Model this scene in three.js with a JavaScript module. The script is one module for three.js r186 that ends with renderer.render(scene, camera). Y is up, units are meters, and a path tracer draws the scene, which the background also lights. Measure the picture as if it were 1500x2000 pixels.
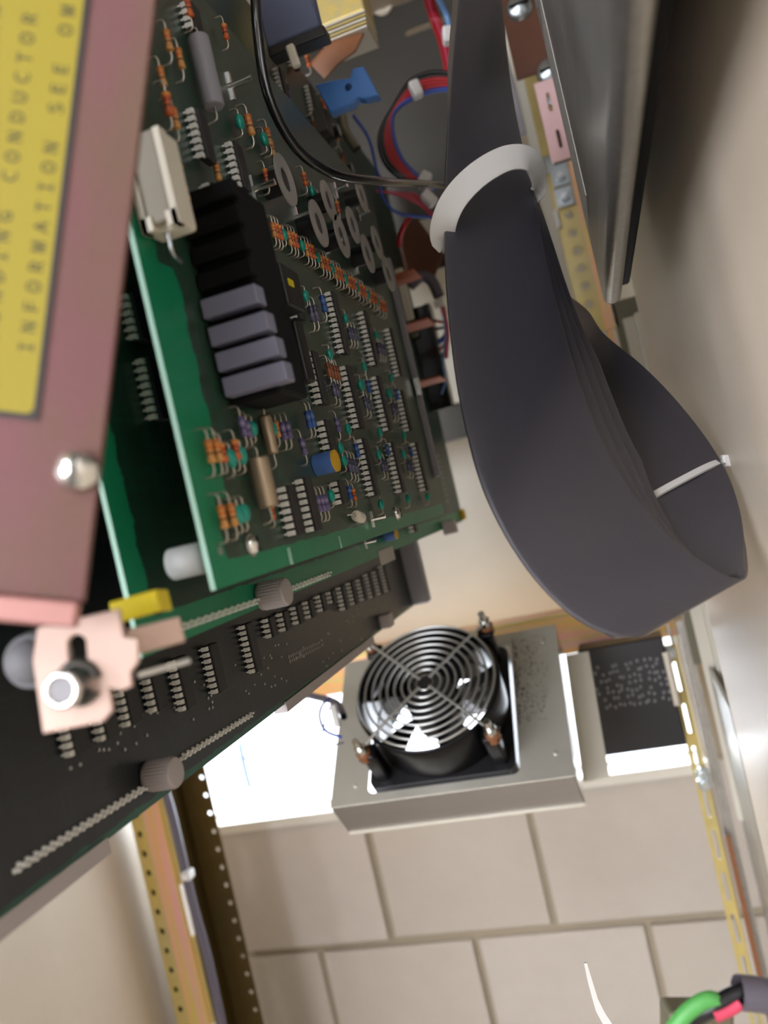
import * as THREE from 'three';
import { RoundedBoxGeometry } from 'three/addons/geometries/RoundedBoxGeometry.js';
import { mergeGeometries } from 'three/addons/utils/BufferGeometryUtils.js';
import { RectAreaLightUniformsLib } from 'three/addons/lights/RectAreaLightUniformsLib.js';
import { ImprovedNoise } from 'three/addons/math/ImprovedNoise.js';

// ---------------------------------------------------------------- camera, light, exposure
const scene = new THREE.Scene();
scene.background = new THREE.Color(0x000000);
const W = 1500, H = 2000, FOCAL = 1600;
const YAW = THREE.MathUtils.degToRad(15.2), ROLL = THREE.MathUtils.degToRad(-13);
const camera = new THREE.PerspectiveCamera(2 * Math.atan(H / 2 / FOCAL) * 180 / Math.PI, W / H, 0.01, 30);
camera.rotation.set(0, YAW, ROLL, 'YXZ');
camera.position.set(0, 0, 0);
camera.focus = 0.36; camera.userData.fStop = 8;
camera.updateMatrixWorld(true);
scene.add(camera);
const renderer = new THREE.WebGLRenderer({ antialias: true });
renderer.toneMapping = THREE.LinearToneMapping;
renderer.toneMappingExposure = 0.88;
renderer.shadowMap.enabled = true;
RectAreaLightUniformsLib.init();
const CEIL_Y = 1.5, FLOOR_Y = -1.1, WALL_Z = -0.95;
const CEILING_PANELS = [[0.75, 1.6, 0.6, 1.2, 2.5], [-1.0, 1.45, 0.6, 1.2, 10]];      // x, z, width, length, radiance
const FRONT_WINDOW = { x0: -1.75, x1: -0.35, y0: -0.35, y1: 1.05, glow: 4, light: 5.6 };
const ADDED_LEFT_WINDOW = { z0: 1.3, z1: 2.5, y0: -0.35, y1: 1.05, light: 15 };  // added window, unseen: brings light from the left onto the right side panel
const WINDOW = { x0: -0.62, x1: 0.036, y0: -0.347, y1: -0.172, glow: 3.2, light: 9 };

// a pixel of the photograph as a ray, met with a plane of the cabinet
const FW = new THREE.Vector3(0, 0, -1).applyQuaternion(camera.quaternion), RT = new THREE.Vector3(1, 0, 0).applyQuaternion(camera.quaternion), UP = new THREE.Vector3(0, 1, 0).applyQuaternion(camera.quaternion);
const ray = (px, py) => FW.clone().addScaledVector(RT, (px - 750) / FOCAL).addScaledVector(UP, (1000 - py) / FOCAL);
const Dp = (px, py, d) => ray(px, py).multiplyScalar(d);
const Xp = (px, py, x) => { const r = ray(px, py); return r.multiplyScalar(x / r.x); };
const Zp = (px, py, z) => { const r = ray(px, py); return r.multiplyScalar(z / r.z); };
const V3 = (x, y, z) => new THREE.Vector3(x, y, z);

// ---------------------------------------------------------------- helpers
let seed = 7;
const rnd = () => { seed = (seed * 1664525 + 1013904223) % 4294967296; return seed / 4294967296; };
const rr = (a, b) => a + (b - a) * rnd();
const noise = new ImprovedNoise();
const fbm = (x, y, z = 0) => noise.noise(x, y, z) * 0.5 + noise.noise(x * 2.1, y * 2.1, z + 5) * 0.3 + noise.noise(x * 4.3, y * 4.3, z + 9) * 0.2;
const taken = {};
const numbered = (n) => { const k = taken[n] = (taken[n] ?? -1) + 1; return k ? `${n}_${String(k).padStart(3, '0')}` : n; };
function shade(o) { o.traverse((m) => { if (m.isMesh) { m.castShadow = m.receiveShadow = true; } }); return o; }
function thing(name, label, category, pos = V3(0, 0, 0), group) {
  const g = new THREE.Group(); g.name = numbered(name); g.position.copy(pos);
  g.userData = { label, category }; if (group) g.userData.group = group;
  scene.add(g); return g;
}
function part(name, geo, mat, parent, pos) {
  const m = new THREE.Mesh(geo, mat); m.name = name; m.castShadow = m.receiveShadow = true;
  if (pos) m.position.copy(pos); parent.add(m); return m;
}
function struct(name, geo, mat, label, pos) {
  const m = part(name, geo, mat, scene, pos); m.userData = { label, category: name.split('_')[0], kind: 'structure' }; return m;
}
const box = (w, h, d, x = 0, y = 0, z = 0) => { const g = new THREE.BoxGeometry(w, h, d); g.translate(x, y, z); return g; };
const rbox = (w, h, d, r = 0.001, x = 0, y = 0, z = 0) => { const g = new RoundedBoxGeometry(w, h, d, 2, r); g.translate(x, y, z); return g; };
const span = (x0, x1, y0, y1, z0, z1) => box(x1 - x0, y1 - y0, z1 - z0, (x0 + x1) / 2, (y0 + y1) / 2, (z0 + z1) / 2);
const cylX = (r, h, seg = 20, r2 = r) => { const g = new THREE.CylinderGeometry(r2, r, h, seg); g.rotateZ(-Math.PI / 2); return g; };      // base at -h/2, top to +x
const cylZ = (r, h, seg = 20, r2 = r) => { const g = new THREE.CylinderGeometry(r2, r, h, seg); g.rotateX(Math.PI / 2); return g; };
const cylY = (r, h, seg = 20, r2 = r) => new THREE.CylinderGeometry(r2, r, h, seg);
const lathe = (pts, seg = 16) => new THREE.LatheGeometry(pts.map(([r, y]) => new THREE.Vector2(r, y)), seg);
const tube = (pts, r, n = 40, seg = 8) => new THREE.TubeGeometry(new THREE.CatmullRomCurve3(pts), n, r, seg);
const merge = (...gs) => mergeGeometries(gs.flat().map((g) => { const q = g.index ? g.toNonIndexed() : g; for (const k of Object.keys(q.attributes)) if (!['position', 'normal', 'uv'].includes(k)) q.deleteAttribute(k); return q; }));
const at = (g, x, y, z) => g.clone().translate(x, y, z);
function plateShape(w, h, holes = [], r = 0) {          // a sheet in x-y from 0,0 with round or slotted holes [x, y, r, halfSlotY]
  const s = new THREE.Shape();
  s.moveTo(r, 0); s.lineTo(w - r, 0); if (r) s.absarc(w - r, r, r, -Math.PI / 2, 0); s.lineTo(w, h - r); if (r) s.absarc(w - r, h - r, r, 0, Math.PI / 2);
  s.lineTo(r, h); if (r) s.absarc(r, h - r, r, Math.PI / 2, Math.PI); s.lineTo(0, r); if (r) s.absarc(r, r, r, Math.PI, Math.PI * 1.5);
  for (const [x, y, q, sl = 0] of holes) {
    const p = new THREE.Path(); p.absarc(x, y + sl, q, 0, Math.PI); p.absarc(x, y - sl, q, Math.PI, 2 * Math.PI); p.closePath(); s.holes.push(p);
  }
  return s;
}
const sheet = (shape, t, bevel = 0.0003) => new THREE.ExtrudeGeometry(shape, { depth: t - 2 * bevel, bevelEnabled: bevel > 0, bevelThickness: bevel, bevelSize: bevel, bevelSegments: 1, curveSegments: 10 }).translate(0, 0, bevel);
function strip(rows) {                                     // a flat band: rows of { c, s (half width), n (half thickness), b (bow across, in half thicknesses) }, closed ends
  const A = [-1, -0.985, -0.955, -0.7, -0.4, 0, 0.4, 0.7, 0.955, 0.985, 1], edge = (a) => { const e = Math.abs(a); return e > 0.99 ? 0.5 : e > 0.97 ? 0.85 : 1; };
  const pos = [], uv = [], idx = [], prof = [...A.map((a) => [a, -edge(a)]), ...A.slice().reverse().map((a) => [a, edge(a)])], K = prof.length;
  rows.forEach(({ c, s, n, b: bow = 0 }, i) => prof.forEach(([a, b]) => { const p = c.clone().addScaledVector(s, a).addScaledVector(n, b + bow * (1 - a * a)); pos.push(p.x, p.y, p.z); uv.push((a + 1) / 2, i / rows.length); }));
  for (let i = 0; i + 1 < rows.length; i++) for (let k = 0; k < K; k++) { const a = i * K + k, b = i * K + (k + 1) % K; idx.push(a, a + K, b, b, a + K, b + K); }
  for (let k = 1; k + 1 < K; k++) { idx.push(0, k, k + 1); const o = (rows.length - 1) * K; idx.push(o, o + k + 1, o + k); }
  const g = new THREE.BufferGeometry(); g.setAttribute('position', new THREE.Float32BufferAttribute(pos, 3)); g.setAttribute('uv', new THREE.Float32BufferAttribute(uv, 2)); g.setIndex(idx);
  const q = g.toNonIndexed(); q.computeVertexNormals(); smooth(q); return q;
}
function smooth(g, deg = 40) {                             // soft normals across edges flatter than deg
  const p = g.attributes.position, n = g.attributes.normal, map = new Map(), lim = Math.cos(deg * Math.PI / 180), out = new Float32Array(n.count * 3);
  for (let i = 0; i < p.count; i++) { const k = `${Math.round(p.getX(i) * 2e5)},${Math.round(p.getY(i) * 2e5)},${Math.round(p.getZ(i) * 2e5)}`; if (!map.has(k)) map.set(k, []); map.get(k).push(i); }
  for (const l of map.values()) for (const i of l) { let x = 0, y = 0, z = 0; for (const j of l) { const d = n.getX(i) * n.getX(j) + n.getY(i) * n.getY(j) + n.getZ(i) * n.getZ(j); if (d > lim) { x += n.getX(j); y += n.getY(j); z += n.getZ(j); } } const q = Math.hypot(x, y, z) || 1; out.set([x / q, y / q, z / q], i * 3); }
  n.array.set(out);
}
function dataTex(n, fn, rep = 1, srgb = true) {
  const a = new Uint8Array(n * n * 4);
  for (let j = 0; j < n; j++) for (let i = 0; i < n; i++) { const c = fn(i / n, j / n); a.set([c[0], c[1], c[2], 255].map((v) => Math.max(0, Math.min(255, v))), (j * n + i) * 4); }
  const t = new THREE.DataTexture(a, n, n); t.magFilter = THREE.LinearFilter; t.minFilter = THREE.LinearMipmapLinearFilter; t.generateMipmaps = true;
  t.wrapS = t.wrapT = THREE.RepeatWrapping; t.repeat.set(rep, rep); if (srgb) t.colorSpace = THREE.SRGBColorSpace; t.needsUpdate = true; return t;
}
const mat = (c, roughness = 0.5, metalness = 0, more = {}) => new THREE.MeshPhysicalMaterial({ color: c, roughness, metalness, ...more });

// ---------------------------------------------------------------- materials
const zincTex = dataTex(256, (u, v) => {
  const a = fbm(u * 5, v * 5, 1.5) * 1.6, b = fbm(u * 7 + 3, v * 7, 4) * 1.6, g = fbm(u * 60, v * 60, 8) * 14;
  const pink = Math.max(0, Math.min(1, 0.5 + a)), green = Math.max(0, Math.min(1, 0.3 + b));
  return [238 - 26 * green + g, 172 + 10 * (1 - pink) + 24 * green + g, 160 - 44 * (1 - pink) - 24 * green + 22 * pink + g];
});
const goldTex = dataTex(256, (u, v) => { const a = fbm(u * 5, v * 5, 21) * 1.4, g = fbm(u * 70, v * 70, 2) * 16; return [204 + 22 * a + g, 184 + 6 * a + g, 116 - 26 * a + g]; });
const paintTex = (r, g, b, amt = 5) => dataTex(256, (u, v) => { const q = fbm(u * 6, v * 6, r) * amt + fbm(u * 90, v * 90, g) * amt; return [r + q, g + q, b + q]; });
const speckBump = dataTex(256, (u, v) => { const q = 128 + 100 * fbm(u * 90, v * 90, 3); return [q, q, q]; }, 4, false);
const brushTex = dataTex(256, (u, v) => { const q = 178 + fbm(u * 3, v * 120, 3) * 26 + fbm(u * 4, v * 4, 7) * 16; return [q, q - 2, q - 8]; });
const pcbTex = (L, hgt, rim, field, track, wide, n = 1024) => dataTex(n, (u, v) => {     // bare mask rim, darker copper field, fine tracks
  const x = u * L * 1000, y = v * hgt * 1000, e = fbm(x / 9, y / 9, 3) * 3, q = fbm(x / 14, y / 14, 1) * 6;
  const inside = x > wide[0] + e + (y > 25 && y < 95 ? wide[2] : 0) && y > wide[1] + e * 0.4;
  let c = inside ? field : rim;
  const cx = Math.floor(x / 1.9), cy = Math.floor(y / 1.9);
  if (inside && ((fbm(cx * 3.7, Math.floor(y / 22) * 1.3, 1) > 0.05 && (x / 1.9) % 1 < 0.4) || (fbm(cy * 2.9, Math.floor(x / 26) * 1.7, 6) > 0.16 && (y / 1.9) % 1 < 0.4))) c = track;
  return [c[0] + q, c[1] + q, c[2] + q];
});
const ribTex = dataTex(256, (u, v) => { const q = 128 + 110 * Math.sin(u * Math.PI * 2 * 17) + 14 * fbm(u * 40, v * 40, 2); return [q, q, q]; }, 1, false);
const M = {
  wall: mat(0xffffff, 0.85, 0, { map: paintTex(196, 186, 172) }),
  block: [0, 1, 2].map((k) => mat(0xffffff, 0.75, 0, { map: paintTex(197 - 3 * k, 189 - 3 * k, 179 - 4 * k, 4), bumpMap: speckBump, bumpScale: 0.0002 })),
  joint: mat(0xa59a85, 0.95),
  floor: mat(0xffffff, 0.6, 0, { map: paintTex(140, 132, 120, 10) }),
  ceiling: mat(0xe6e4df, 0.9), lamp: mat(0xffffff, 0.4, 0, { emissive: 0xf6f7ff, emissiveIntensity: 5 }), lampFrame: mat(0xd8d8d4, 0.5),
  pane: mat(0xf4f8ff, 0.3, 0, { emissive: 0xeaf3ff, emissiveIntensity: WINDOW.glow }), frontPane: mat(0xf4f8ff, 0.3, 0, { emissive: 0xf2f5ff, emissiveIntensity: FRONT_WINDOW.glow }), frame: mat(0xdedcd2, 0.5),
  panel: mat(0xffffff, 0.42, 0, { map: paintTex(196, 183, 164, 3), clearcoat: 0.25, clearcoatRoughness: 0.35 }),
  cream: mat(0xffffff, 0.5, 0, { map: paintTex(205, 200, 184, 3) }),
  zinc: mat(0xffffff, 0.34, 0.4, { map: zincTex }), shadedGold: mat(0xffffff, 0.4, 0.6, { map: goldTex, color: 0x665d4c }), gold: mat(0xffffff, 0.36, 0.4, { map: goldTex }),  // the dark copy is gold plating with the inner post shade put into its colour
  steel: mat(0xc9cbc9, 0.3, 0.95), bright: mat(0xe4e4e0, 0.18, 1), nut: mat(0xaeb6b8, 0.28, 0.9), brushed: mat(0xffffff, 0.3, 0.85, { map: brushTex }),
  tray: mat(0xffffff, 0.38, 0.55, { map: paintTex(196, 194, 182, 5) }), traySide: mat(0xffffff, 0.32, 0.75, { map: paintTex(178, 175, 172, 4) }),
  black: mat(0x17171a, 0.4), blackGloss: mat(0x141416, 0.18, 0, { clearcoat: 0.5 }), darkMetal: mat(0x1c1b1d, 0.3, 0.7), rubber: mat(0x0c0c0e, 0.7, 0, { specularIntensity: 0.4 }),
  cable: mat(0x2c2b36, 0.38, 0, { ior: 1.6, clearcoat: 0.8, clearcoatRoughness: 0.28, bumpMap: ribTex, bumpScale: 0.00003 }), tie: mat(0xdcdad6, 0.45, 0, { transmission: 0.12 }), grey: mat(0x8d8b90, 0.5), greyKnob: mat(0xa29a98, 0.5), greyCable: mat(0x57525c, 0.5),
  pcb1: mat(0xffffff, 0.34, 0, { map: pcbTex(0.341, 0.2225, [22, 128, 90], [48, 66, 54], [36, 82, 62], [11, 7, 9]) }), pcb2: mat(0xffffff, 0.36, 0, { map: pcbTex(0.551, 0.3245, [24, 124, 88], [30, 52, 43], [26, 64, 51], [10, 10, 0]) }), shadedPcb3: mat(0xffffff, 0.34, 0, { map: pcbTex(0.49, 0.361, [18, 78, 60], [19, 24, 28], [27, 33, 37], [0, 2.2, 0]) }),
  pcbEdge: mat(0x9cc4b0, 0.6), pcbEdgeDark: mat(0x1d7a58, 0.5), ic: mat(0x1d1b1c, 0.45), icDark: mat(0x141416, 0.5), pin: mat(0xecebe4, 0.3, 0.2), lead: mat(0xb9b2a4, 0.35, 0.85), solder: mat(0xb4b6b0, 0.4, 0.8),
  teal: mat(0x14907f, 0.3), canCap: mat(0xa8977f, 0.32, 0.6), blue: mat(0x4a6fb0, 0.45), yellow: mat(0xd9ab1c, 0.5), yellowTab: mat(0xd8c411, 0.5), ceramic: mat(0xd9d2c0, 0.6), ceramicTop: mat(0x8d8575, 0.6), brownRes: mat(0x5c3218, 0.5), brown: mat(0x9a5330, 0.6), copper: mat(0x80502e, 0.5), standoff: mat(0x9a9c98, 0.5), white: mat(0xe2e0da, 0.5),
  slat: mat(0x7d7d92, 0.5), ring: mat(0xaaa8a4, 0.35, 0.35), label: null, mauve: mat(0xffffff, 0.45, 0.2, { map: dataTex(256, (u, v) => { const a = fbm(u * 3, v * 3, 2), g = fbm(u * 90, v * 90, 5) * 5; return [100 + a * 12 + g, 68 - a * 10 + g, 60 + a * 16 + g]; }) }),
  pinkPlate: mat(0xffffff, 0.5, 0.2, { map: paintTex(196, 168, 154, 4) }), lip: mat(0xffffff, 0.42, 0.35, { map: paintTex(176, 128, 122, 8) }), foot: mat(0x6a6a6d, 0.6), pinkZinc: mat(0xe6c2c2, 0.34, 0.5), sticker: mat(0xb9b4ac, 0.6), blueConn: mat(0x4a80c8, 0.4), slate: mat(0x59617c, 0.6), red: mat(0xa3161f, 0.35), redPink: mat(0xc4405a, 0.4), blueWire: mat(0x2c4aa0, 0.35), skyWire: mat(0x6b93c4, 0.4), blackWire: mat(0x121214, 0.35), greenWire: mat(0x4f9a4c, 0.45), chassis: mat(0x47453f, 0.5, 0.3), olive: mat(0x6f6a56, 0.45, 0.3),
};

// ---------------------------------------------------------------- the room
struct('floor', span(-2.1, 2.1, FLOOR_Y - 0.1, FLOOR_Y, WALL_Z - 0.2, 2.7), M.floor, 'grey room floor under the cabinet');
struct('ceiling', span(-2.1, 2.1, CEIL_Y, CEIL_Y + 0.1, WALL_Z - 0.2, 2.7), M.ceiling, 'white ceiling of the equipment room');
{
  const { z0, z1, y0, y1 } = ADDED_LEFT_WINDOW;
  struct('wall_left', merge(span(-2.1, -2, FLOOR_Y, CEIL_Y, WALL_Z, z0), span(-2.1, -2, FLOOR_Y, CEIL_Y, z1, 2.7), span(-2.1, -2, FLOOR_Y, y0, z0, z1), span(-2.1, -2, y1, CEIL_Y, z0, z1)), M.wall, 'plain painted wall beyond the left of the cabinet');
  const w = new THREE.Group(); w.name = 'window_3'; w.userData = { label: 'added unseen window in the left room wall that lights the right side panel', category: 'window', kind: 'structure' }; scene.add(w);
  const n = 3, pw = (z1 - z0) / n, ph = (y1 - y0) / n;
  for (let i = 0; i < n; i++) for (let k = 0; k < n; k++) part('pane', span(-2.055, -2.05, y0 + k * ph + 0.02, y0 + (k + 1) * ph - 0.02, z0 + i * pw + 0.02, z0 + (i + 1) * pw - 0.02), M.frontPane, w);
  for (let i = 0; i <= n; i++) part('glazing_bar', span(-2.06, -2.025, y0, y1, z0 + i * pw - 0.02, z0 + i * pw + 0.02), M.frame, w);
  for (let k = 0; k <= n; k++) part('glazing_bar', span(-2.058, -2.027, y0 + k * ph - 0.02, y0 + k * ph + 0.02, z0, z1), M.frame, w);
  const L = new THREE.RectAreaLight(0xf2f5ff, ADDED_LEFT_WINDOW.light, z1 - z0, y1 - y0); L.position.set(-2.015, (y0 + y1) / 2, (z0 + z1) / 2); L.lookAt(1, (y0 + y1) / 2, (z0 + z1) / 2); scene.add(L);
}
struct('wall_right', span(2.0, 2.1, FLOOR_Y, CEIL_Y, WALL_Z, 2.7), M.wall, 'plain painted wall beyond the right of the cabinet');
{
  const { x0, x1, y0, y1 } = FRONT_WINDOW;
  struct('wall_front', merge(span(-2, x0, FLOOR_Y, CEIL_Y, 2.6, 2.7), span(x1, 2, FLOOR_Y, CEIL_Y, 2.6, 2.7), span(x0, x1, FLOOR_Y, y0, 2.6, 2.7), span(x0, x1, y1, CEIL_Y, 2.6, 2.7)), M.wall, 'plain painted wall facing the open cabinet');
  const w = new THREE.Group(); w.name = 'window_2'; w.userData = { label: 'daylit window with glazing bars facing the open cabinet', category: 'window', kind: 'structure' }; scene.add(w);
  const nx = 3, ny = 3, pw = (x1 - x0) / nx, ph = (y1 - y0) / ny;
  for (let i = 0; i < nx; i++) for (let k = 0; k < ny; k++) part('pane', span(x0 + i * pw + 0.02, x0 + (i + 1) * pw - 0.02, y0 + k * ph + 0.02, y0 + (k + 1) * ph - 0.02, 2.65, 2.655), M.frontPane, w);
  for (let i = 0; i <= nx; i++) part('glazing_bar', span(x0 + i * pw - 0.02, x0 + i * pw + 0.02, y0, y1, 2.625, 2.66), M.frame, w);
  for (let k = 0; k <= ny; k++) part('glazing_bar', span(x0, x1, y0 + k * ph - 0.02, y0 + k * ph + 0.02, 2.627, 2.658), M.frame, w);
  const L = new THREE.RectAreaLight(0xf2f5ff, FRONT_WINDOW.light, x1 - x0, y1 - y0); L.position.set((x0 + x1) / 2, (y0 + y1) / 2, 2.615); L.lookAt((x0 + x1) / 2, (y0 + y1) / 2, -1); scene.add(L);
}
{
  const { x0, x1, y0, y1 } = WINDOW, zb = WALL_Z - 0.2, zf = WALL_Z - 0.006;
  const wall = struct('wall_back', merge(span(-2.1, 2.1, y1, CEIL_Y, zb, zf + 0.004), span(-2.1, x0, FLOOR_Y, y1, zb, zf), span(x1, 2.1, FLOOR_Y, y1, zb, zf), span(x0, x1, FLOOR_Y, y0 - 0.012, zb, zf)), M.joint, 'cream block wall with dark joints below the window');
  part('upper_plaster', span(-2.1, 2.1, y1, CEIL_Y, zf, WALL_Z), M.cream, wall);
  const bh = 0.177, bw = 0.2025, rowY = -0.522, j = 0.0078;                       // joints in running bond
  const variants = [0, 1, 2].map((k) => rbox(bw - j, bh - j * 1.25, 0.016, 0.002));
  for (let row = 0; row < 3; row++) for (let c = -2; c < 5; c++) {
    const cx = (row % 2 ? -0.065 : 0.034) + bw * 0.5 - bw * c, cy = rowY + bh / 2 - row * bh;
    const d = [0.000, 0.0026, -0.001, 0.0016][(c * 3 + row * 5 + 20) % 4], k = (c + row * 2 + 6) % 3;
    part(numberedLocal('block', row * 7 + c + 2), variants[k], M.block[k], wall, V3(cx, cy, WALL_Z - 0.008 + d));
  }
  const win = new THREE.Group(); win.name = 'window_1'; win.userData = { label: 'bright overexposed window strip above the block wall', category: 'window', kind: 'structure' }; scene.add(win);
  part('pane', span(x0 + 0.004, x1 - 0.004, y0 + 0.003, y1 - 0.003, WALL_Z - 0.03, WALL_Z - 0.026), M.pane, win);
  part('sill', span(x0 - 0.01, x1 + 0.01, y0 - 0.012, y0, WALL_Z - 0.03, WALL_Z + 0.008), M.frame, win);
  part('latch', tube([Zp(468, 1452, WALL_Z - 0.02), Zp(478, 1500, WALL_Z - 0.02), Zp(488, 1538, WALL_Z - 0.02)], 0.0028, 12, 6), M.skyWire, win);
  part('cord', tube([Zp(474, 1478, WALL_Z - 0.02), Zp(515, 1497, WALL_Z - 0.02), Zp(552, 1520, WALL_Z - 0.02)], 0.0012, 12, 6), M.skyWire, win);
  const wl = new THREE.RectAreaLight(0xeaf3ff, WINDOW.light, x1 - x0 - 0.01, y1 - y0 - 0.01); wl.position.set((x0 + x1) / 2, (y0 + y1) / 2, WALL_Z - 0.02); wl.lookAt((x0 + x1) / 2, (y0 + y1) / 2, 1); scene.add(wl);
}
function numberedLocal(n, i) { return i ? `${n}_${String(i).padStart(3, '0')}` : n; }
for (const [x, z, w, l, e] of CEILING_PANELS) {
  const g = thing('ceiling_light', x > 0 ? 'white ceiling light panel right of the cabinet' : 'white ceiling light panel left of the cabinet', 'ceiling light', V3(x, CEIL_Y, z));
  part('frame', merge(span(-w / 2 - 0.02, w / 2 + 0.02, -0.03, 0, -l / 2 - 0.02, -l / 2), span(-w / 2 - 0.02, w / 2 + 0.02, -0.03, 0, l / 2, l / 2 + 0.02), span(-w / 2 - 0.02, -w / 2, -0.03, 0, -l / 2, l / 2), span(w / 2, w / 2 + 0.02, -0.03, 0, -l / 2, l / 2)), M.lampFrame, g);
  part('diffuser', span(-w / 2, w / 2, -0.02, -0.012, -l / 2, l / 2), M.lamp, g);
  const L = new THREE.RectAreaLight(0xf6f7ff, e, w, l); L.position.set(0, -0.024, 0); L.rotation.x = -Math.PI / 2; g.add(L);
}

// ---------------------------------------------------------------- the cabinet: panels, posts, cross beam
const RX = 0.068, LX = -0.605, RZ = -0.8;
{
  const cab = thing('equipment_cabinet', 'beige steel equipment cabinet with chromate plated posts around the circuit boards', 'cabinet', V3(-0.27, FLOOR_Y, -0.4));
  const o = cab.position, P = (g) => g.translate(-o.x, -o.y, -o.z), V = (v) => v.clone().sub(o);
  part('side_panel', P(span(RX, RX + 0.02, FLOOR_Y + 0.02, 0.46, -0.86, -0.6)), M.panel, cab);
  part('inner_side_panel', P(rbox(0.016, 0.46 - FLOOR_Y - 0.03, 0.7, 0.004, 0.058, (0.46 + FLOOR_Y + 0.02) / 2, -0.29)), M.panel, cab);
  part('side_panel', P(span(LX - 0.02, LX, FLOOR_Y + 0.02, 0.46, -0.86, -0.05)), M.panel, cab);
  part('roof', P(span(LX - 0.02, RX + 0.02, 0.46, 0.48, -0.86, 0.08)), M.panel, cab);
  part('base', P(span(LX - 0.02, RX + 0.02, FLOOR_Y, FLOOR_Y + 0.02, -0.86, -0.02)), M.panel, cab);
  // post at the right rear: perforated flange facing the opening, pink web behind it
  const y0 = -1.0, y1 = 0.375, hy = [];
  for (let y = 0.231 + 0.017 * 7; y > 0.14; y -= 0.017) hy.push(y);
  const holes = hy.map((y) => [0.0115, y - 0.115, 0.0042]);
  part('perforated_post', P(sheet(plateShape(0.0205, y1 - 0.115, holes), 0.002).translate(0.0105, 0.115, RZ)), M.gold, cab);
  part('post_web', P(span(0.031, 0.04, 0.118, y1, RZ + 0.001, RZ + 0.004)), M.zinc, cab);
  part('post_flange', P(span(0.0395, 0.0425, 0.118, y1, RZ - 0.02, RZ + 0.012)), M.steel, cab);
  part('post_back', P(span(0.001, 0.0105, 0.1, y1, RZ - 0.016, RZ - 0.002)), M.cream, cab);
  part('corner_plate', P(span(0.02, 0.037, 0.04, 0.118, RZ - 0.004, RZ)), M.zinc, cab);
  part('corner_plate', P(span(0.01, 0.02, 0.06, 0.1, RZ - 0.01, RZ - 0.006)), M.zinc, cab);
  part('lower_post', P(span(0.0245, 0.0265, y0, -0.16, RZ - 0.02, RZ + 0.006)), M.brushed, cab);
  part('lower_post', P(span(0.033, 0.0425, y0, -0.16, RZ, RZ + 0.003)), M.brushed, cab);
  part('door_trim', P(merge(span(0.046, 0.058, -0.34, 0.12, -0.775, -0.771), span(0.056, 0.06, -0.34, 0.12, -0.775, -0.755))), M.cream, cab);
  part('rear_liner', P(span(0.05, 0.053, -1.0, -0.2, -0.79, -0.645)), M.brushed, cab);
  part('rear_liner', P(span(0.04, 0.0645, -0.2, 0.14, -0.792, -0.788)), M.olive, cab);
  // post at the left rear
  const lh = []; for (let y = 0.36; y > -0.98; y -= 0.0225) lh.push([0.0075, y - y0, 0.003, 0.001]);
  part('perforated_post', P(sheet(plateShape(0.016, 1.375, lh), 0.002).translate(-0.588, y0, -0.802)), M.gold, cab);
  part('post_back', P(span(-0.592, -0.568, y0, 0.375, -0.82, -0.808)), M.rubber, cab);  // black sheet added behind the holes so they read as dark
  part('post_web', P(span(-0.572, -0.547, y0, 0.375, -0.802, -0.8)), M.zinc, cab);
  for (const y of [-0.14, -0.3, -0.46, -0.62]) part('post_clip', P(span(-0.547, -0.538, y - 0.055, y + 0.045, -0.806, -0.802)), M.gold, cab);
  const ph = []; for (let y = 0.36; y > -0.95; y -= 0.021) ph.push([0.028, y - y0, 0.0028]);
  part('perforated_post', P(sheet(plateShape(0.034, 1.375, ph), 0.002).translate(-0.536, y0, -0.835)), M.shadedGold, cab);
  part('post_web', P(span(-0.54, -0.536, y0, 0.375, -0.85, -0.8)), M.shadedGold, cab);
  // cross beam
  part('cross_beam', P(merge(span(-0.545, 0.032, -0.178, -0.141, -0.822, -0.82), span(-0.545, 0.032, -0.141, -0.137, -0.85, -0.8195))), M.zinc, cab);
  part('beam_lip', P(span(-0.545, 0.032, -0.1405, -0.137, -0.8195, -0.816)), M.gold, cab);
  // nut plates on the right post
  for (const [px, py] of [[1094, 345], [1102, 385]]) {
    const c = V(Zp(px, py, RZ + 0.005));
    const pl = part('nut_plate', sheet(plateShape(0.016, 0.0175, [], 0.0008).clone(), 0.002).translate(-0.008, -0.00875, 0), M.nut, cab, c);
    part('nut', new THREE.CylinderGeometry(0.0055, 0.0055, 0.004, 6).rotateX(Math.PI / 2).translate(0, 0, 0.004), M.nut, pl);
    part('bolt_end', cylZ(0.0027, 0.006, 14).translate(0, 0, 0.0045), M.steel, pl);
  }
  const cl = V(Zp(1082, 318, RZ + 0.004)); part('corner_clip', merge(rbox(0.024, 0.016, 0.003, 0.001), box(0.003, 0.016, 0.012, -0.012, 0, 0.005)), M.nut, cab, cl);
  const tb = V(Zp(1088, 428, RZ + 0.006)); part('retaining_clip', rbox(0.0045, 0.017, 0.004, 0.001), M.white, cab, tb);
  // bolts of the rear right corner
  for (const [px, py, z] of [[1306, 1275, -0.79], [1372, 1512, -0.79], [1376, 1530, -0.785]]) {
    const b = part('bolt', cylZ(0.007, 0.005, 6), M.nut, cab, V(Zp(px, py, z))); part('bolt_end', cylZ(0.0035, 0.005, 14).translate(0, 0, 0.004), M.steel, b);
  }
  part('slotted_strip', P(sheet(plateShape(0.011, 0.42, [...Array(10)].map((_, i) => [0.0055, 0.03 + i * 0.04, 0.0022, 0.012])), 0.0015).translate(0.018, -0.6, -0.795)), M.gold, cab);
  part('copper_strip', P(span(0.0325, 0.037, -0.62, -0.36, -0.79, -0.785)), M.copper, cab);
  shade(cab);
}
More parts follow.
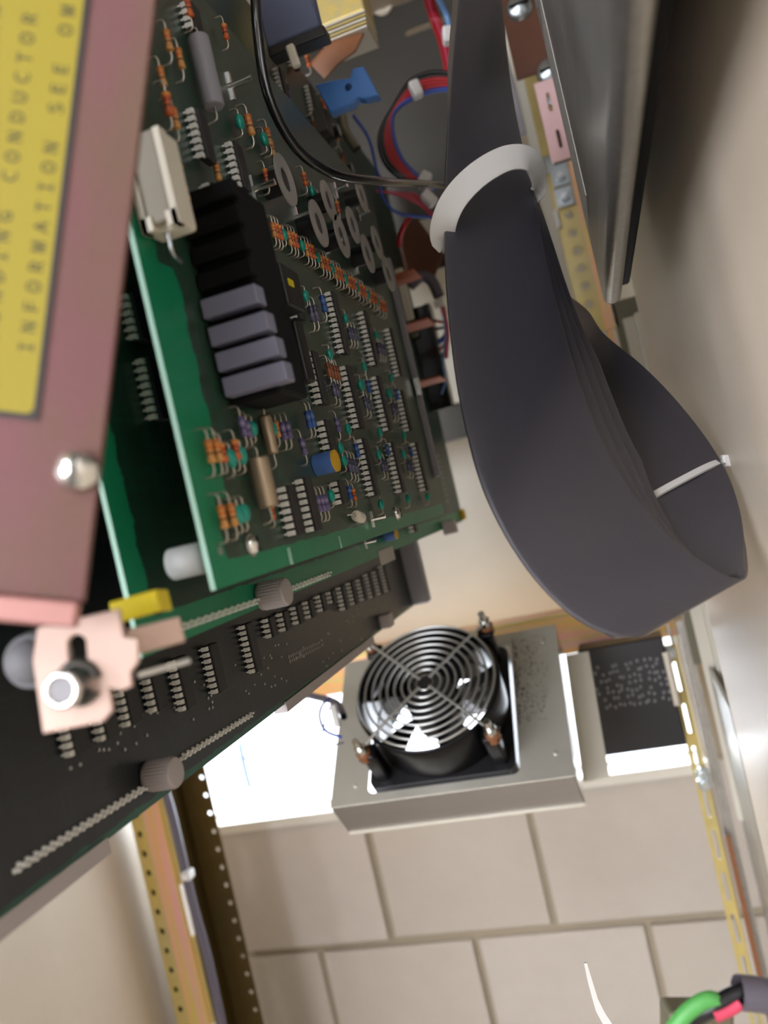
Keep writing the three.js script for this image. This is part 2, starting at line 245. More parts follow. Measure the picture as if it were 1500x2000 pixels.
// hinged inner panel hanging along the right wall
{
  const p = thing('hinged_panel', 'grey metal panel with rounded lower edge and black gasket beside the beige side panel', 'panel', V3(0.0255, 0.083, -0.3));
  part('panel_sheet', rbox(0.0095, 0.29, 0.4, 0.004, 0, 0.145, 0.025), M.brushed, p);
  part('gasket', rbox(0.006, 0.28, 0.38, 0.002, 0.0075, 0.1475, 0.02), M.rubber, p);
  part('rating_label', box(0.0004, 0.1, 0.055, -0.005, 0.09, -0.13), M.sticker, p);
}
{
  const p = thing('latch_plate', 'pink chromate plated latch plate with two slots above the nut plates', 'bracket', Zp(1092, 235, -0.66));
  part('plate', sheet(plateShape(0.03, 0.062, [[0.008, 0.045, 0.0015, 0.006], [0.009, 0.016, 0.0015, 0.006]]), 0.002).translate(-0.012, -0.03, 0), M.pinkZinc, p);
  part('side_flange', box(0.002, 0.062, 0.05, 0.018, 0.001, 0.025), M.pinkZinc, p);
}
{
  const p = thing('terminal_block', 'brown terminal board with steel rings and screws behind the black ribbon cables', 'terminal block', Zp(1050, 80, -0.7));
  part('board', rbox(0.042, 0.09, 0.004, 0.001, -0.002, 0.02, 0), M.brownRes, p);
  part('rail', rbox(0.01, 0.12, 0.008, 0.001, -0.03, -0.01, 0.004), M.grey, p);
  for (const y of [0.04, -0.005]) part('edge_clamp', rbox(0.008, 0.03, 0.02, 0.002, 0.026, y, 0.006), M.bright, p);
  for (const [x, y] of [[-0.008, 0.03], [0.004, -0.028]]) { const s = part('screw', lathe([[0, 0.006], [0.008, 0.0045], [0.011, 0.001], [0.011, 0]], 20).rotateX(Math.PI / 2), M.nut, p, V3(x, y, 0.002)); part('slot', box(0.016, 0.002, 0.0012, 0, 0, 0.0058), M.darkMetal, s); }
  for (const y of [-0.052, -0.065]) part('ring_terminal', new THREE.TorusGeometry(0.0055, 0.0018, 8, 24), M.nut, p, V3(0.004, y, 0.006));
  part('clamp_block', rbox(0.022, 0.026, 0.012, 0.001, 0.002, -0.088, 0.004), M.chassis, p);
}

// ---------------------------------------------------------------- component makers (local axes on a board: +x stands off the board)
const PITCH = 0.00254;
const pinGeo = merge(box(0.0006, 0.0017, 0.0018, 0.0033, 0, 0.0007), box(0.0022, 0.0017, 0.0005, 0.0022, 0, 0.0015), box(0.0014, 0.0007, 0.0004, 0.0006, 0, 0.0015));
const bodies = {}, pinRows = {};
function makeIC(parent, c, n, single, dark, w = 0.0064) {                // c: near pin column centre on the board plane
  const len = n * PITCH;
  const key = `${n}|${w}`;
  bodies[key] ??= rbox(0.0034, len, w, 0.0004);
  const b = part('chip', bodies[key], dark ? M.icDark : M.ic, parent, V3(0.0032, c.y, c.z - w / 2 - 0.0012));
  if (single) for (let i = 0; i < n; i++) part('pin', pinGeo, M.pin, b, V3(-0.0032, (i - (n - 1) / 2) * PITCH, w / 2));
  else { pinRows[key] ??= merge([...Array(n)].map((_, i) => at(pinGeo, -0.0032, (i - (n - 1) / 2) * PITCH, w / 2))); const m = part('pin_row', pinRows[key], M.pin, b); m.userData.kind = 'stuff'; }
  return b;
}
const resBody = (cols) => {                                                       // dog-bone body with paint bands
  const prof = [[0, -3.3], [0.8, -3.3], [1.25, -2.9], [1.25, -2.1], [1.05, -1.7], [1.05, -0.95], [1.05, -0.9], [1.05, -0.3], [1.05, -0.25], [1.05, 0.4], [1.05, 0.45], [1.05, 1.1], [1.05, 1.7], [1.25, 2.1], [1.25, 2.9], [0.8, 3.3], [0, 3.3]].map(([r, y]) => [r * 1e-3, y * 1e-3]);
  const g = lathe(prof, 10), p = g.attributes.position, col = new Float32Array(p.count * 3), C = cols.map((c) => new THREE.Color(c));
  for (let i = 0; i < p.count; i++) { const y = p.getY(i) * 1e3; const k = (y > 2 && y < 3) ? 1 : (y > -0.92 && y < -0.28) ? 2 : (y > 0.42 && y < 1.15) ? 3 : 0; C[k].toArray(col, i * 3); }
  g.setAttribute('color', new THREE.BufferAttribute(col, 3)); return g;
};
const RES = { tan: ['#c98f4e', '#b5672a', '#7a3c14', '#c9671f'], orange: ['#c8602a', '#d98a3c', '#6a2a10', '#a33c18'], purple: ['#6a5f86', '#44406a', '#3b3560', '#8a7fa4'], blue: ['#2f5a9c', '#1d3c78', '#243a70', '#5577aa'], grey: ['#55536a', '#33324a', '#6a6780', '#2a2840'], rust: ['#8a4a24', '#6a3416', '#a35c30', '#5a2a10'] };
const resMat = mat(0xffffff, 0.4, 0, { vertexColors: true });
const resGeo = Object.fromEntries(Object.entries(RES).map(([k, v]) => [k, resBody(v)]));
const leadGeo = tube([V3(0, 0.003, 0), V3(0, 0.0055, 0), V3(-0.0006, 0.0066, 0), V3(-0.003, 0.0068, 0)], 0.00038, 8, 5);
const leadGeo2 = leadGeo.clone().rotateX(Math.PI);
function makeRes(parent, c, kind, s = 1, tilt = 0) {
  const b = part('resistor', resGeo[kind], resMat, parent, V3(0.0026 * s + 0.0004, c.y, c.z)); b.scale.setScalar(s); b.rotation.x = tilt + rr(-0.05, 0.05);
  part('lead', leadGeo, M.lead, b); part('lead', leadGeo2, M.lead, b); return b;
}
const tealGeo = new THREE.SphereGeometry(1, 12, 8).scale(0.0015, 0.0026, 0.0019), tealLead = tube([V3(0, 0.0022, 0), V3(0, 0.0042, 0), V3(-0.003, 0.0048, 0)], 0.00035, 6, 5), tealLead2 = tealLead.clone().rotateX(Math.PI);
function makeTeal(parent, c, s = 1) { const b = part('capacitor', tealGeo, M.teal, parent, V3(0.003, c.y, c.z)); b.scale.setScalar(s); part('lead', tealLead, M.lead, b); part('lead', tealLead2, M.lead, b); return b; }
function makePost(parent, c, s = 1) {                                            // T-shaped test post
  const b = part('test_post', merge(cylX(0.0009, 0.007, 8), at(box(0.0012, 0.0075, 0.0012), -0.003, 0, 0)), M.bright, parent, V3(0.0045, c.y, c.z)); b.scale.setScalar(s); b.rotation.y = rr(-0.2, 0.2);
}
const headerPin = merge(box(0.0022, 0.0008, 0.0008, 0.0011, 0, 0), box(0.0006, 0.0013, 0.0011, 0.0003, 0, 0));
function makeBoard(label, x, yTop, yBot, zNear, zFar, material, edge, notches = []) {
  const g = thing('circuit_board', label, 'circuit board', V3(x, yBot, zNear));
  const s = new THREE.Shape(); const L = zNear - zFar, hgt = yTop - yBot;               // shape axes: x along depth, y up
  s.moveTo(0, 0); for (const [u, w, h] of notches) { s.lineTo(u, 0); s.lineTo(u, h); s.lineTo(u + w, h); s.lineTo(u + w, 0); } s.lineTo(L, 0); s.lineTo(L, hgt); s.lineTo(0, hgt); s.closePath();
  const geo = new THREE.ExtrudeGeometry(s, { depth: 0.0016, bevelEnabled: false }); geo.rotateY(Math.PI / 2); geo.translate(-0.0016, 0, 0);
  const uv = geo.attributes.uv, p = geo.attributes.position; for (let i = 0; i < uv.count; i++) uv.setXY(i, -p.getZ(i) / L, p.getY(i) / hgt);
  const m = part('laminate', geo, [material, edge], g); 
  g.at = (px, py, h = 0.002) => Xp(px, py, x + h).sub(g.position);
  return g;
}

// ---------------------------------------------------------------- front board
const board1 = makeBoard('front green circuit board crowded with chips and tan resistors, grey relay covers on it', -0.107, 0.212, -0.0105, -0.204, -0.545, M.pcb1, M.pcbEdge, [[0.056, 0.003, 0.006], [0.112, 0.002, 0.005]]);
{
  const B = board1, A = (px, py, h) => B.at(px, py, h);
  const chip = (x0, y0, x1, y1, single = true, w) => { const a = A(x0, y0), b = A(x1, y1), n = Math.max(2, Math.round(Math.abs(a.y - b.y) / PITCH)); return makeIC(B, a.clone().add(b).multiplyScalar(0.5), n, single, false, w); };
  // long chips in three columns
  for (const c of [[640, 572, 663, 690], [703, 607, 726, 716], [752, 640, 777, 738], [668, 715, 693, 838], [722, 735, 757, 842], [768, 760, 800, 846], [695, 855, 727, 972], [752, 866, 782, 962], [800, 866, 829, 958], [600, 690, 618, 788], [622, 820, 642, 905], [548, 948, 566, 1052], [577, 934, 607, 1042], [648, 942, 660, 986]]) chip(...c);
  for (const c of [[566, 598, 574, 625], [558, 764, 564, 774], [366, 120 + 90, 392, 312], [440, 272, 466, 372], [396, 355, 416, 432], [352, 0, 372, 60]]) chip(...c, false);
  const R = (k, ...l) => l.forEach(([x, y, s = 1, t = 0]) => makeRes(B, A(x, y, 0.003), k, s, t));
  R('tan', [409, 882, 1.05], [424, 880, 1.05], [434, 1010, 1.05], [453, 1006, 1.05], [542, 838, 0.9]);
  R('orange', [437, 884, 0.9], [462, 878, 0.95], [536, 1000, 0.7], [694, 966, 0.8]);
  R('purple', [474, 833], [486, 838, 0.9], [553, 842], [563, 840], [622, 984], [630, 983], [637, 982], [592, 872, 1, 0.1], [660, 830, 0.95, 0.08]);
  R('blue', [602, 820, 1.05], [609, 818, 1.05], [630, 594, 1.2], [720, 755], [775, 770], [697, 880], [758, 878, 0.9], [804, 882, 0.9], [684, 962, 0.9], [634, 752, 0.9]);
  R('grey', [608, 614, 1.1], [616, 612, 1.1], [683, 650], [689, 652], [695, 654], [740, 680], [745, 682], [750, 684], [652, 760], [659, 764], [714, 786], [720, 790], [768, 798], [774, 800], [682, 908], [689, 910], [695, 912], [747, 908], [753, 910], [797, 908], [803, 910], [583, 745, 0.8]);
  R('rust', [642, 722], [648, 726], [655, 728], [660, 730]);
  for (const [x, y, s] of [[451, 896, 1.15], [472, 890, 1.15], [466, 1006, 1.15], [477, 1002, 1.15], [494, 837], [533, 838], [647, 968], [597, 578], [675, 622], [735, 655], [705, 752, 1.2], [760, 768, 1.2], [644, 692], [711, 716], [764, 738], [680, 838], [742, 844], [789, 850], [665, 876], [672, 900], [740, 888], [788, 887], [744, 985], [797, 974], [835, 970]]) makeTeal(B, A(x, y, 0.003), s ?? 1);
  // the slanting-looking row of tan resistors with teal capacitors between
  for (const [x, y] of [[541, 452], [572, 468], [605, 490], [634, 514], [661, 535], [685, 552], [706, 567], [727, 581], [745, 596]]) { R('orange', [x, y, 1], [x + 6, y + 3, 1]); R('tan', [x - 6, y - 3, 0.95]); }
  for (const [x, y] of [[555, 459], [590, 480], [620, 503], [648, 525], [674, 545], [697, 562], [718, 576], [737, 590]]) makeTeal(B, A(x, y, 0.003));
  // upper part of the board, in shade
  R('orange', [325, 205, 1.2], [440, 62], [520, 345], [595, 350], [625, 395], [660, 405], [365, 15, 1.2]);
  R('tan', [340, 232, 1.1], [424, 335], [350, 115, 1.1], [327, 80, 1.1], [484, 245, 1.3], [522, 268, 1.2], [530, 290, 1.1], [316, 150, 1]);
  for (const [x, y] of [[468, 238], [516, 272], [446, 445], [540, 320], [610, 375]]) makeTeal(B, A(x, y, 0.003), 1.2);
  for (const [x, y, s] of [[512, 364, 1.5], [592, 420, 1.3], [650, 474, 1.3], [705, 517, 1.2], [664, 368, 1.2], [708, 416, 1.1], [467, 162, 1.5], [737, 1012, 1], [560, 760, 0.6]]) makePost(B, A(x, y, 0.004), s);
  // small power transistors under flat ring coolers
  for (const [x, y, r] of [[556, 352, 0.0108], [621, 437, 0.0108], [666, 462, 0.0108], [688, 440, 0.0098], [717, 496, 0.0108], [735, 474, 0.0098], [757, 535, 0.0108], [640, 392, 0.0098], [705, 382, 0.0098]]) {
    const c = A(x, y, 0.009), t = part('transistor', cylX(r * 0.5, 0.009, 18), M.black, B, V3(0.0045, c.y, c.z));
    const s = new THREE.Shape(); s.absarc(0, 0, r, 0, Math.PI * 2); const h = new THREE.Path(); h.absarc(0, 0, r * 0.48, 0, Math.PI * 2, true); s.holes.push(h);
    part('ring_cooler', new THREE.ExtrudeGeometry(s, { depth: 0.0008, bevelEnabled: false, curveSegments: 20 }).rotateY(Math.PI / 2), M.ring, t, V3(0.0045, 0, 0));
  }
  // metal-can axial capacitors
  const can = (x, y, r, len, m = M.canCap, tilt = 0) => { const c = A(x, y, r), k = part('axial_capacitor', lathe([[0, -len / 2], [r * 0.85, -len / 2], [r, -len / 2 + 0.0008], [r, len / 2 - 0.0008], [r * 0.85, len / 2], [0, len / 2]], 22), m, B, V3(r + 0.0006, c.y, c.z)); k.rotation.x = tilt; part('lead', tube([V3(0, -len / 2, 0), V3(0, -len / 2 - 0.004, 0), V3(-r, -len / 2 - 0.005, 0)], 0.0004, 8, 5), M.lead, k); part('lead', tube([V3(0, len / 2, 0), V3(0, len / 2 + 0.003, 0), V3(-r, len / 2 + 0.004, 0)], 0.0004, 8, 5), M.lead, k); };
  can(522, 850, 0.0021, 0.0135); can(511, 943, 0.0034, 0.0165); can(400, 142, 0.0038, 0.026, M.grey); can(698, 1010, 0.0024, 0.008, M.ceramic, 1.35);
  // blue drum with yellow top
  { const c = A(634, 905, 0.004), d = part('drum_trimmer', cylX(0.0044, 0.008, 24), M.blue, B, V3(0.0042, c.y, c.z)); part('yellow_cap', cylX(0.0044, 0.001, 24), M.yellow, d, V3(0.0045, 0, 0)); }
  // screws and pads
  for (const [x, y, r] of [[500, 1063, 0.0029], [780, 1002, 0.0029]]) { const c = A(x, y, 0.002), s = part('screw', lathe([[0, 0.0026], [r * 0.7, 0.0022], [r, 0.0008], [r, 0]], 18).rotateZ(-Math.PI / 2), M.bright, B, V3(0.0004, c.y, c.z)); part('washer', cylX(r * 1.25, 0.0005, 20), M.solder, s); part('slot', box(0.0004, r * 1.7, 0.0006, 0.0025, 0, 0), M.darkMetal, s); }
  { const c = A(429, 1076, 0); part('pad', cylX(0.0013, 0.0003, 16), M.solder, B, V3(0.0002, c.y, c.z)); }
  { const c = A(392, 1090, -0.006); part('standoff', lathe([[0, 0.006], [0.003, 0.0055], [0.0046, 0.003], [0.0046, 0], [0.0046, -0.006], [0, -0.006]], 20).rotateZ(-Math.PI / 2), M.standoff, B, V3(-0.0085, c.y, -0.0058)); }
  // ceramic power resistor with grey filled top
  { const a = A(305, 275, 0.008), b = A(345, 455, 0.008), c = a.clone().add(b).multiplyScalar(0.5), len = a.y - b.y;
    const r = part('ceramic_resistor', merge(rbox(0.008, len, 0.012, 0.0012, 0, 0, 0), box(0.004, len, 0.002, 0.005, 0, -0.005), box(0.004, len, 0.002, 0.005, 0, 0.005), box(0.004, 0.004, 0.0035, 0.005, -len / 2 + 0.002, 0.004), box(0.004, 0.004, 0.0035, 0.005, -len / 2 + 0.002, -0.004)), M.ceramic, B, V3(0.0045, c.y, c.z));
    part('filler', rbox(0.003, len * 0.95, 0.0082, 0.001, 0.005, 0.001, 0), M.ceramicTop, r); r.rotation.y = -Math.PI / 2; r.position.x = 0.0068; part('lead', tube([V3(0.003, -len / 2, 0), V3(0.002, -len / 2 - 0.006, 0.0005), V3(-0.003, -len / 2 - 0.007, 0.001)], 0.0006, 8, 6), M.steel, r); }
  { const a = A(350, 325, 0.004), b = A(368, 440, 0.004), c = a.clone().add(b).multiplyScalar(0.5), len = a.y - b.y; const r = part('power_resistor', cylY(0.0026, len, 16), M.brownRes, B, V3(0.003, c.y, c.z)); for (const f of [0.46, 0.1, -0.04]) part('band', cylY(0.0027, 0.0012, 16), M.yellow, r, V3(0, len * f, 0)); }
  // relay block with four grey covers
  const L3 = (x, y, z) => V3(x, y, z).sub(B.position), rc = L3(-0.0975, 0.0775, -0.252);
  const rel = part('relay_block', rbox(0.018, 0.068, 0.026, 0.0015), M.rubber, B, rc);
  [[-0.0872, 0.0737], [-0.0858, 0.0648], [-0.0846, 0.0566], [-0.0837, 0.0486]].forEach(([x1, y], i) => { const x0 = -0.1062 + i * 0.0004; part('relay_cover', rbox(x1 - x0, 0.0061, 0.007, 0.0006), M.slat, rel, L3((x0 + x1) / 2, y, -0.2375).sub(rc)); });
  for (let k = 0; k < 4; k++) part('relay_cover', rbox(0.019, 0.0055, 0.005, 0.0006), M.rubber, rel, L3(-0.0968, 0.0825 + k * 0.0084, -0.238).sub(rc));
  { const c = A(572, 562, 0.013), k = part('relay', rbox(0.013, 0.016, 0.018, 0.0012), M.icDark, B, V3(0.007, c.y, c.z)); part('yellow_mark', box(0.0004, 0.0026, 0.005, 0.0067, 0.001, 0.003), M.yellowTab, k); }
  { const c = A(598, 690, 0.008); part('relay', rbox(0.009, 0.024, 0.009, 0.0012), M.icDark, B, V3(0.005, c.y, c.z + 0.004)); }
  // grey stiffener bar and clips along the far edge
  { const c = A(800, 690, 0); part('edge_stiffener', rbox(0.004, 0.15, 0.004, 0.0006), M.grey, B, V3(0.002, c.y - 0.012, -0.337)); }
  { const c = A(826, 765, 0); part('edge_clip', rbox(0.004, 0.012, 0.003, 0.0008), M.bright, B, V3(0.003, c.y, -0.333)); }
}

// ---------------------------------------------------------------- middle board
const board2 = makeBoard('middle green circuit board with grey thumb screw, solder pin row and black edge connector', -0.132, 0.3, -0.0245, -0.201, -0.752, M.pcb2, M.pcbEdge);
{
  const B = board2, A = (px, py, h) => B.at(px, py, h);
  const pins = (x0, y0, x1, y1, n) => { const a = A(x0, y0, 0), b = A(x1, y1, 0); for (let i = 0; i < n; i++) { const t = i / (n - 1), q = a.clone().lerp(b, t); part('header_pin', headerPin, M.pin, B, V3(0, q.y + (i % 2 ? 0.0006 : -0.0006), q.z)); } };
  pins(350, 1226, 508, 1172, 26); pins(560, 1153, 640, 1122, 24);
  const knob = (c, par, r = 0.0052, h = 0.011) => { const g = []; for (let i = 0; i < 28; i++) { const t = i / 28 * Math.PI * 2; g.push(at(box(h * 0.8, 0.0005, 0.0005), 0, Math.cos(t) * r, Math.sin(t) * r)); } const k = part('thumb_screw', merge(lathe([[0, h / 2], [r * 0.92, h / 2], [r, h / 2 - 0.0006], [r, -h / 2], [0, -h / 2]], 28).rotateZ(-Math.PI / 2), ...g), M.greyKnob, par, V3(h / 2 + 0.0005, c.y, c.z)); return k; };
  B.knob = knob; knob(A(536, 1160, 0.006), B);
  { const c = A(755, 1085, 0); part('sticker', box(0.0003, 0.0085, 0.033), M.sticker, B, V3(0.0003, c.y, c.z)); }
  { const c = A(760, 1045, 0.003), d = part('drum_trimmer', cylX(0.0035, 0.007, 20), M.blue, B, V3(0.0036, c.y, c.z)); part('yellow_cap', cylX(0.0034, 0.0008, 20), M.yellow, d, V3(0.0039, 0, 0)); }
  { const c = A(805, 1030, 0.003); makeIC(B, c, 3, true, false); }
  { const c = A(875, 1030, 0.004), k = part('relay', rbox(0.01, 0.011, 0.014, 0.001), M.greyKnob, B, V3(0.0055, c.y, c.z)); }
  { const c = A(903, 1005, 0.002); part('yellow_tab', rbox(0.004, 0.01, 0.006, 0.0008), M.yellow, B, V3(0.002, c.y, -0.546)); }
  makePost(B, A(715, 1060, 0.002), 0.9);
  // chip column seen between the boards on the near side
  for (const [x0, y0, x1, y1] of [[266, 700, 300, 822], [236, 570, 262, 670]]) { const a = A(x0, y0), b = A(x1, y1); makeIC(B, a.clone().add(b).multiplyScalar(0.5), Math.round((a.y - b.y) / PITCH), true, true); }
  // upper corner showing above the front board
  for (const [x0, y0, x1, y1] of [[556, 70, 570, 130], [596, 165, 610, 225], [575, 215, 590, 270], [622, 235, 634, 285], [640, 290, 652, 335], [535, 130, 550, 190]]) { const a = A(x0, y0), b = A(x1, y1); makeIC(B, a.clone().add(b).multiplyScalar(0.5), Math.max(3, Math.round((a.y - b.y) / PITCH)), false, true); }
  for (const [x, y, k] of [[545, 95, 'rust'], [600, 120, 'orange'], [612, 250, 'rust'], [655, 265, 'tan'], [560, 180, 'grey'], [630, 205, 'orange'], [668, 310, 'rust'], [590, 300, 'tan']]) makeRes(B, A(x, y, 0.003), k, 1.3);
  for (const [x, y, rad, len] of [[640, 262, 0.0045, 0.016], [672, 335, 0.004, 0.014], [598, 88, 0.0055, 0.018]]) { const c = A(x, y, 0.008); const k = part('electrolytic_capacitor', cylX(rad, len, 22), M.blackGloss, B, V3(len / 2 + 0.0004, c.y, c.z)); part('top_disc', cylX(rad * 0.85, 0.0004, 20), M.ring, k, V3(len / 2 + 0.0001, 0, 0)); }
  // far part: black edge connector, brown cards, solder pads
  { const a = A(822, 600, 0.012), b = A(868, 800, 0.012), k = part('edge_connector', merge(rbox(0.018, a.y - b.y, 0.012, 0.0015), rbox(0.005, a.y - b.y, 0.016, 0.001, 0.009, 0, 0)), M.blackGloss, B, V3(0.0095, (a.y + b.y) / 2, (a.z + b.z) / 2)); }
  for (const [px, py] of [[772, 548], [800, 640], [822, 750]]) { const c = A(px, py, 0.012); part('brown_card', rbox(0.03, 0.0016, 0.03, 0.0004), M.brown, B, V3(0.0155, c.y, c.z)); }
  for (let i = 0; i < 12; i++) { const c = A(815 + i * 3 + rr(-6, 10), 655 + i * 8, 0.003); part('film_capacitor', rbox(0.006, 0.004, 0.004, 0.001), i % 3 ? M.ceramic : M.olive, B, V3(0.003, c.y, c.z)); }
  { const c = A(790, 575, 0.004); part('cream_connector', rbox(0.007, 0.045, 0.005, 0.0008), M.ceramic, B, V3(0.004, c.y, c.z)); }
  for (let i = 0; i < 9; i++) { const c = A(855 + i * 2.2, 890 + i * 11, 0); part('solder_pad', lathe([[0, 0.0012], [0.0009, 0.0007], [0.0016, 0]], 10).rotateZ(-Math.PI / 2), M.solder, B, V3(0, c.y, c.z)); }
  makeRes(B, A(842, 905, 0.002), 'grey', 1.2); makeRes(B, A(848, 950, 0.002), 'purple', 1.2);
}

// ---------------------------------------------------------------- rear green board, its shade painted in as a dark colour
const board3 = makeBoard('rear green circuit board with shade darkened into its colour, columns of silver chip pins and a long zigzag pin row', -0.172, 0.28, -0.081, -0.17, -0.66, M.shadedPcb3, M.pcbEdgeDark);
{
  const B = board3, A = (px, py, h) => B.at(px, py, h);
  for (const [x0, y0, x1, y1] of [[395, 1262, 419, 1358], [468, 1224, 492, 1314], [512, 1208, 526, 1248], [541, 1196, 553, 1236], [567, 1186, 579, 1220], [591, 1176, 603, 1208], [615, 1165, 627, 1194], [636, 1156, 646, 1180], [656, 1146, 671, 1194], [675, 1138, 690, 1182], [696, 1130, 707, 1176], [712, 1122, 723, 1168], [728, 1114, 739, 1165], [742, 1106, 753, 1156], [222, 1338, 248, 1420], [280, 1325, 298, 1395], [328, 1290, 357, 1390], [110, 1400, 139, 1482], [178, 1390, 199, 1450]]) { const a = A(x0, y0), b = A(x1, y1); makeIC(B, a.clone().add(b).multiplyScalar(0.5), Math.max(3, Math.round((a.y - b.y) / PITCH)), true, true); }
  const pins = (x0, y0, x1, y1, n) => { const a = A(x0, y0, 0), b = A(x1, y1, 0); for (let i = 0; i < n; i++) { const q = a.clone().lerp(b, i / (n - 1)); part('header_pin', headerPin, M.pin, B, V3(0, q.y + (i % 2 ? 0.0005 : -0.0005), q.z)); } };
  pins(26, 1698, 292, 1530, 40); pins(352, 1480, 488, 1396, 34);
  board2.knob(A(318, 1512, 0.006), B, 0.0052, 0.011);
  { const c = A(752, 1212, 0.003); part('latch_block', rbox(0.008, 0.01, 0.012, 0.001), M.greyKnob, B, V3(0.004, c.y, c.z)); }
  const viaGeo = cylX(0.0006, 0.0005, 8);
  for (let i = 0; i < 90; i++) { const c = A(rr(120, 740), 0, 0); const px = rr(120, 720), py = 1480 - (px - 120) * 0.42 + rr(-50, 40), q = A(px, py, 0); part('via', viaGeo, M.solder, B, V3(0.0002, q.y, q.z)); }
  { const ticks = []; for (let i = 0; i < 16; i++) { const c = A(566 + i * 3.9, 1292 - i * 1.9, 0); for (let k = 0; k < 2; k++) ticks.push(at(box(0.0002, rr(0.0012, 0.002), 0.0005), 0.0002, c.y + k * 0.0024, c.z)); } part('silkscreen', merge(ticks), M.sticker, B).userData.kind = 'stuff'; }
  part('end_guide', rbox(0.02, 0.1, 0.012, 0.002, 0.004, 0.05, -0.492), M.grey, B);
  part('edge_rail', span(-0.006, 0.001, -0.004, 0.001, -0.36, -0.2), M.greyKnob, B); part('edge_rail', span(-0.006, 0.001, -0.004, 0.001, -0.05, 0.0), M.greyKnob, B);
}

// ---------------------------------------------------------------- near plate with the yellow label
{
  const O = Dp(165, 1178, 0.172), T = Dp(305, 0, 0.178), up = T.clone().sub(O), len = up.length(); up.normalize();
  const nrm = FW.clone().negate().add(V3(0.12, 0.05, 0)); nrm.addScaledVector(up, -nrm.dot(up)).normalize(); const right = up.clone().cross(nrm).normalize();
  const g = thing('label_plate', 'mauve metal plate carrying a yellow warning label with black border', 'metal plate', O); g.quaternion.setFromRotationMatrix(new THREE.Matrix4().makeBasis(right, up, nrm));
  part('plate', rbox(0.075, len + 0.06, 0.0018, 0.0006, -0.0375, (len + 0.06) / 2, -0.001), M.mauve, g);
  part('folded_lip', rbox(0.06, 0.0055, 0.0035, 0.001, -0.0305, -0.0025, 0.0008), M.lip, g);
  const mm = 0.172 / 1600, lw = 0.034, lh = 0.14, lx = -128 * mm, ly = 345 * mm;
  // label: canvas print, text runs up the plate
  const cv = document.createElement('canvas'); cv.width = 512; cv.height = 2048; const c = cv.getContext('2d'), pxm = 512 / lw;
  c.fillStyle = '#2a2420'; c.fillRect(0, 0, 512, 2048); c.fillStyle = '#908210'; const bd = 0.0012 * pxm; c.beginPath(); c.roundRect(bd, bd, 512 - 2 * bd, 2048 - 2 * bd, 22); c.fill();
  c.fillStyle = '#3a350c'; c.font = 'bold 62px monospace'; c.textBaseline = 'middle';
  const line = (txt, fromRight, fromBottom, size = 62, w = 8) => { c.save(); c.translate(512 - fromRight * pxm, 2048 - fromBottom * pxm); c.rotate(-Math.PI / 2); c.font = `bold ${size}px monospace`; let x = 0; for (const ch of txt) { c.fillText(ch, x, 0); x += 39 * mm * pxm; } c.restore(); };
  line('INFORMATION SEE OM', 0.0042, 0.0135); line('GROUNDING CONDUCTOR', 0.0118, 0.0063); line('AN', 0.0194, 0.078);
  const tx = new THREE.CanvasTexture(cv); tx.colorSpace = THREE.SRGBColorSpace; tx.anisotropy = 8; M.label = mat(0xffffff, 0.6, 0, { map: tx });
  const pl = new THREE.PlaneGeometry(lw, lh); part('warning_label', mergeLabel(pl), M.label, g, V3(lx - lw / 2, ly + lh / 2, 0.0003));
  const s = part('screw', lathe([[0, 0.004], [0.002, 0.0038], [0.0042, 0.002], [0.0046, 0]], 22).rotateX(Math.PI / 2), M.bright, g, V3(-0.0046, 0.0275, 0)); part('slot', box(0.0012, 0.007, 0.001, 0, 0, 0.0036), M.chassis, s);
}
function mergeLabel(p) { return p; }

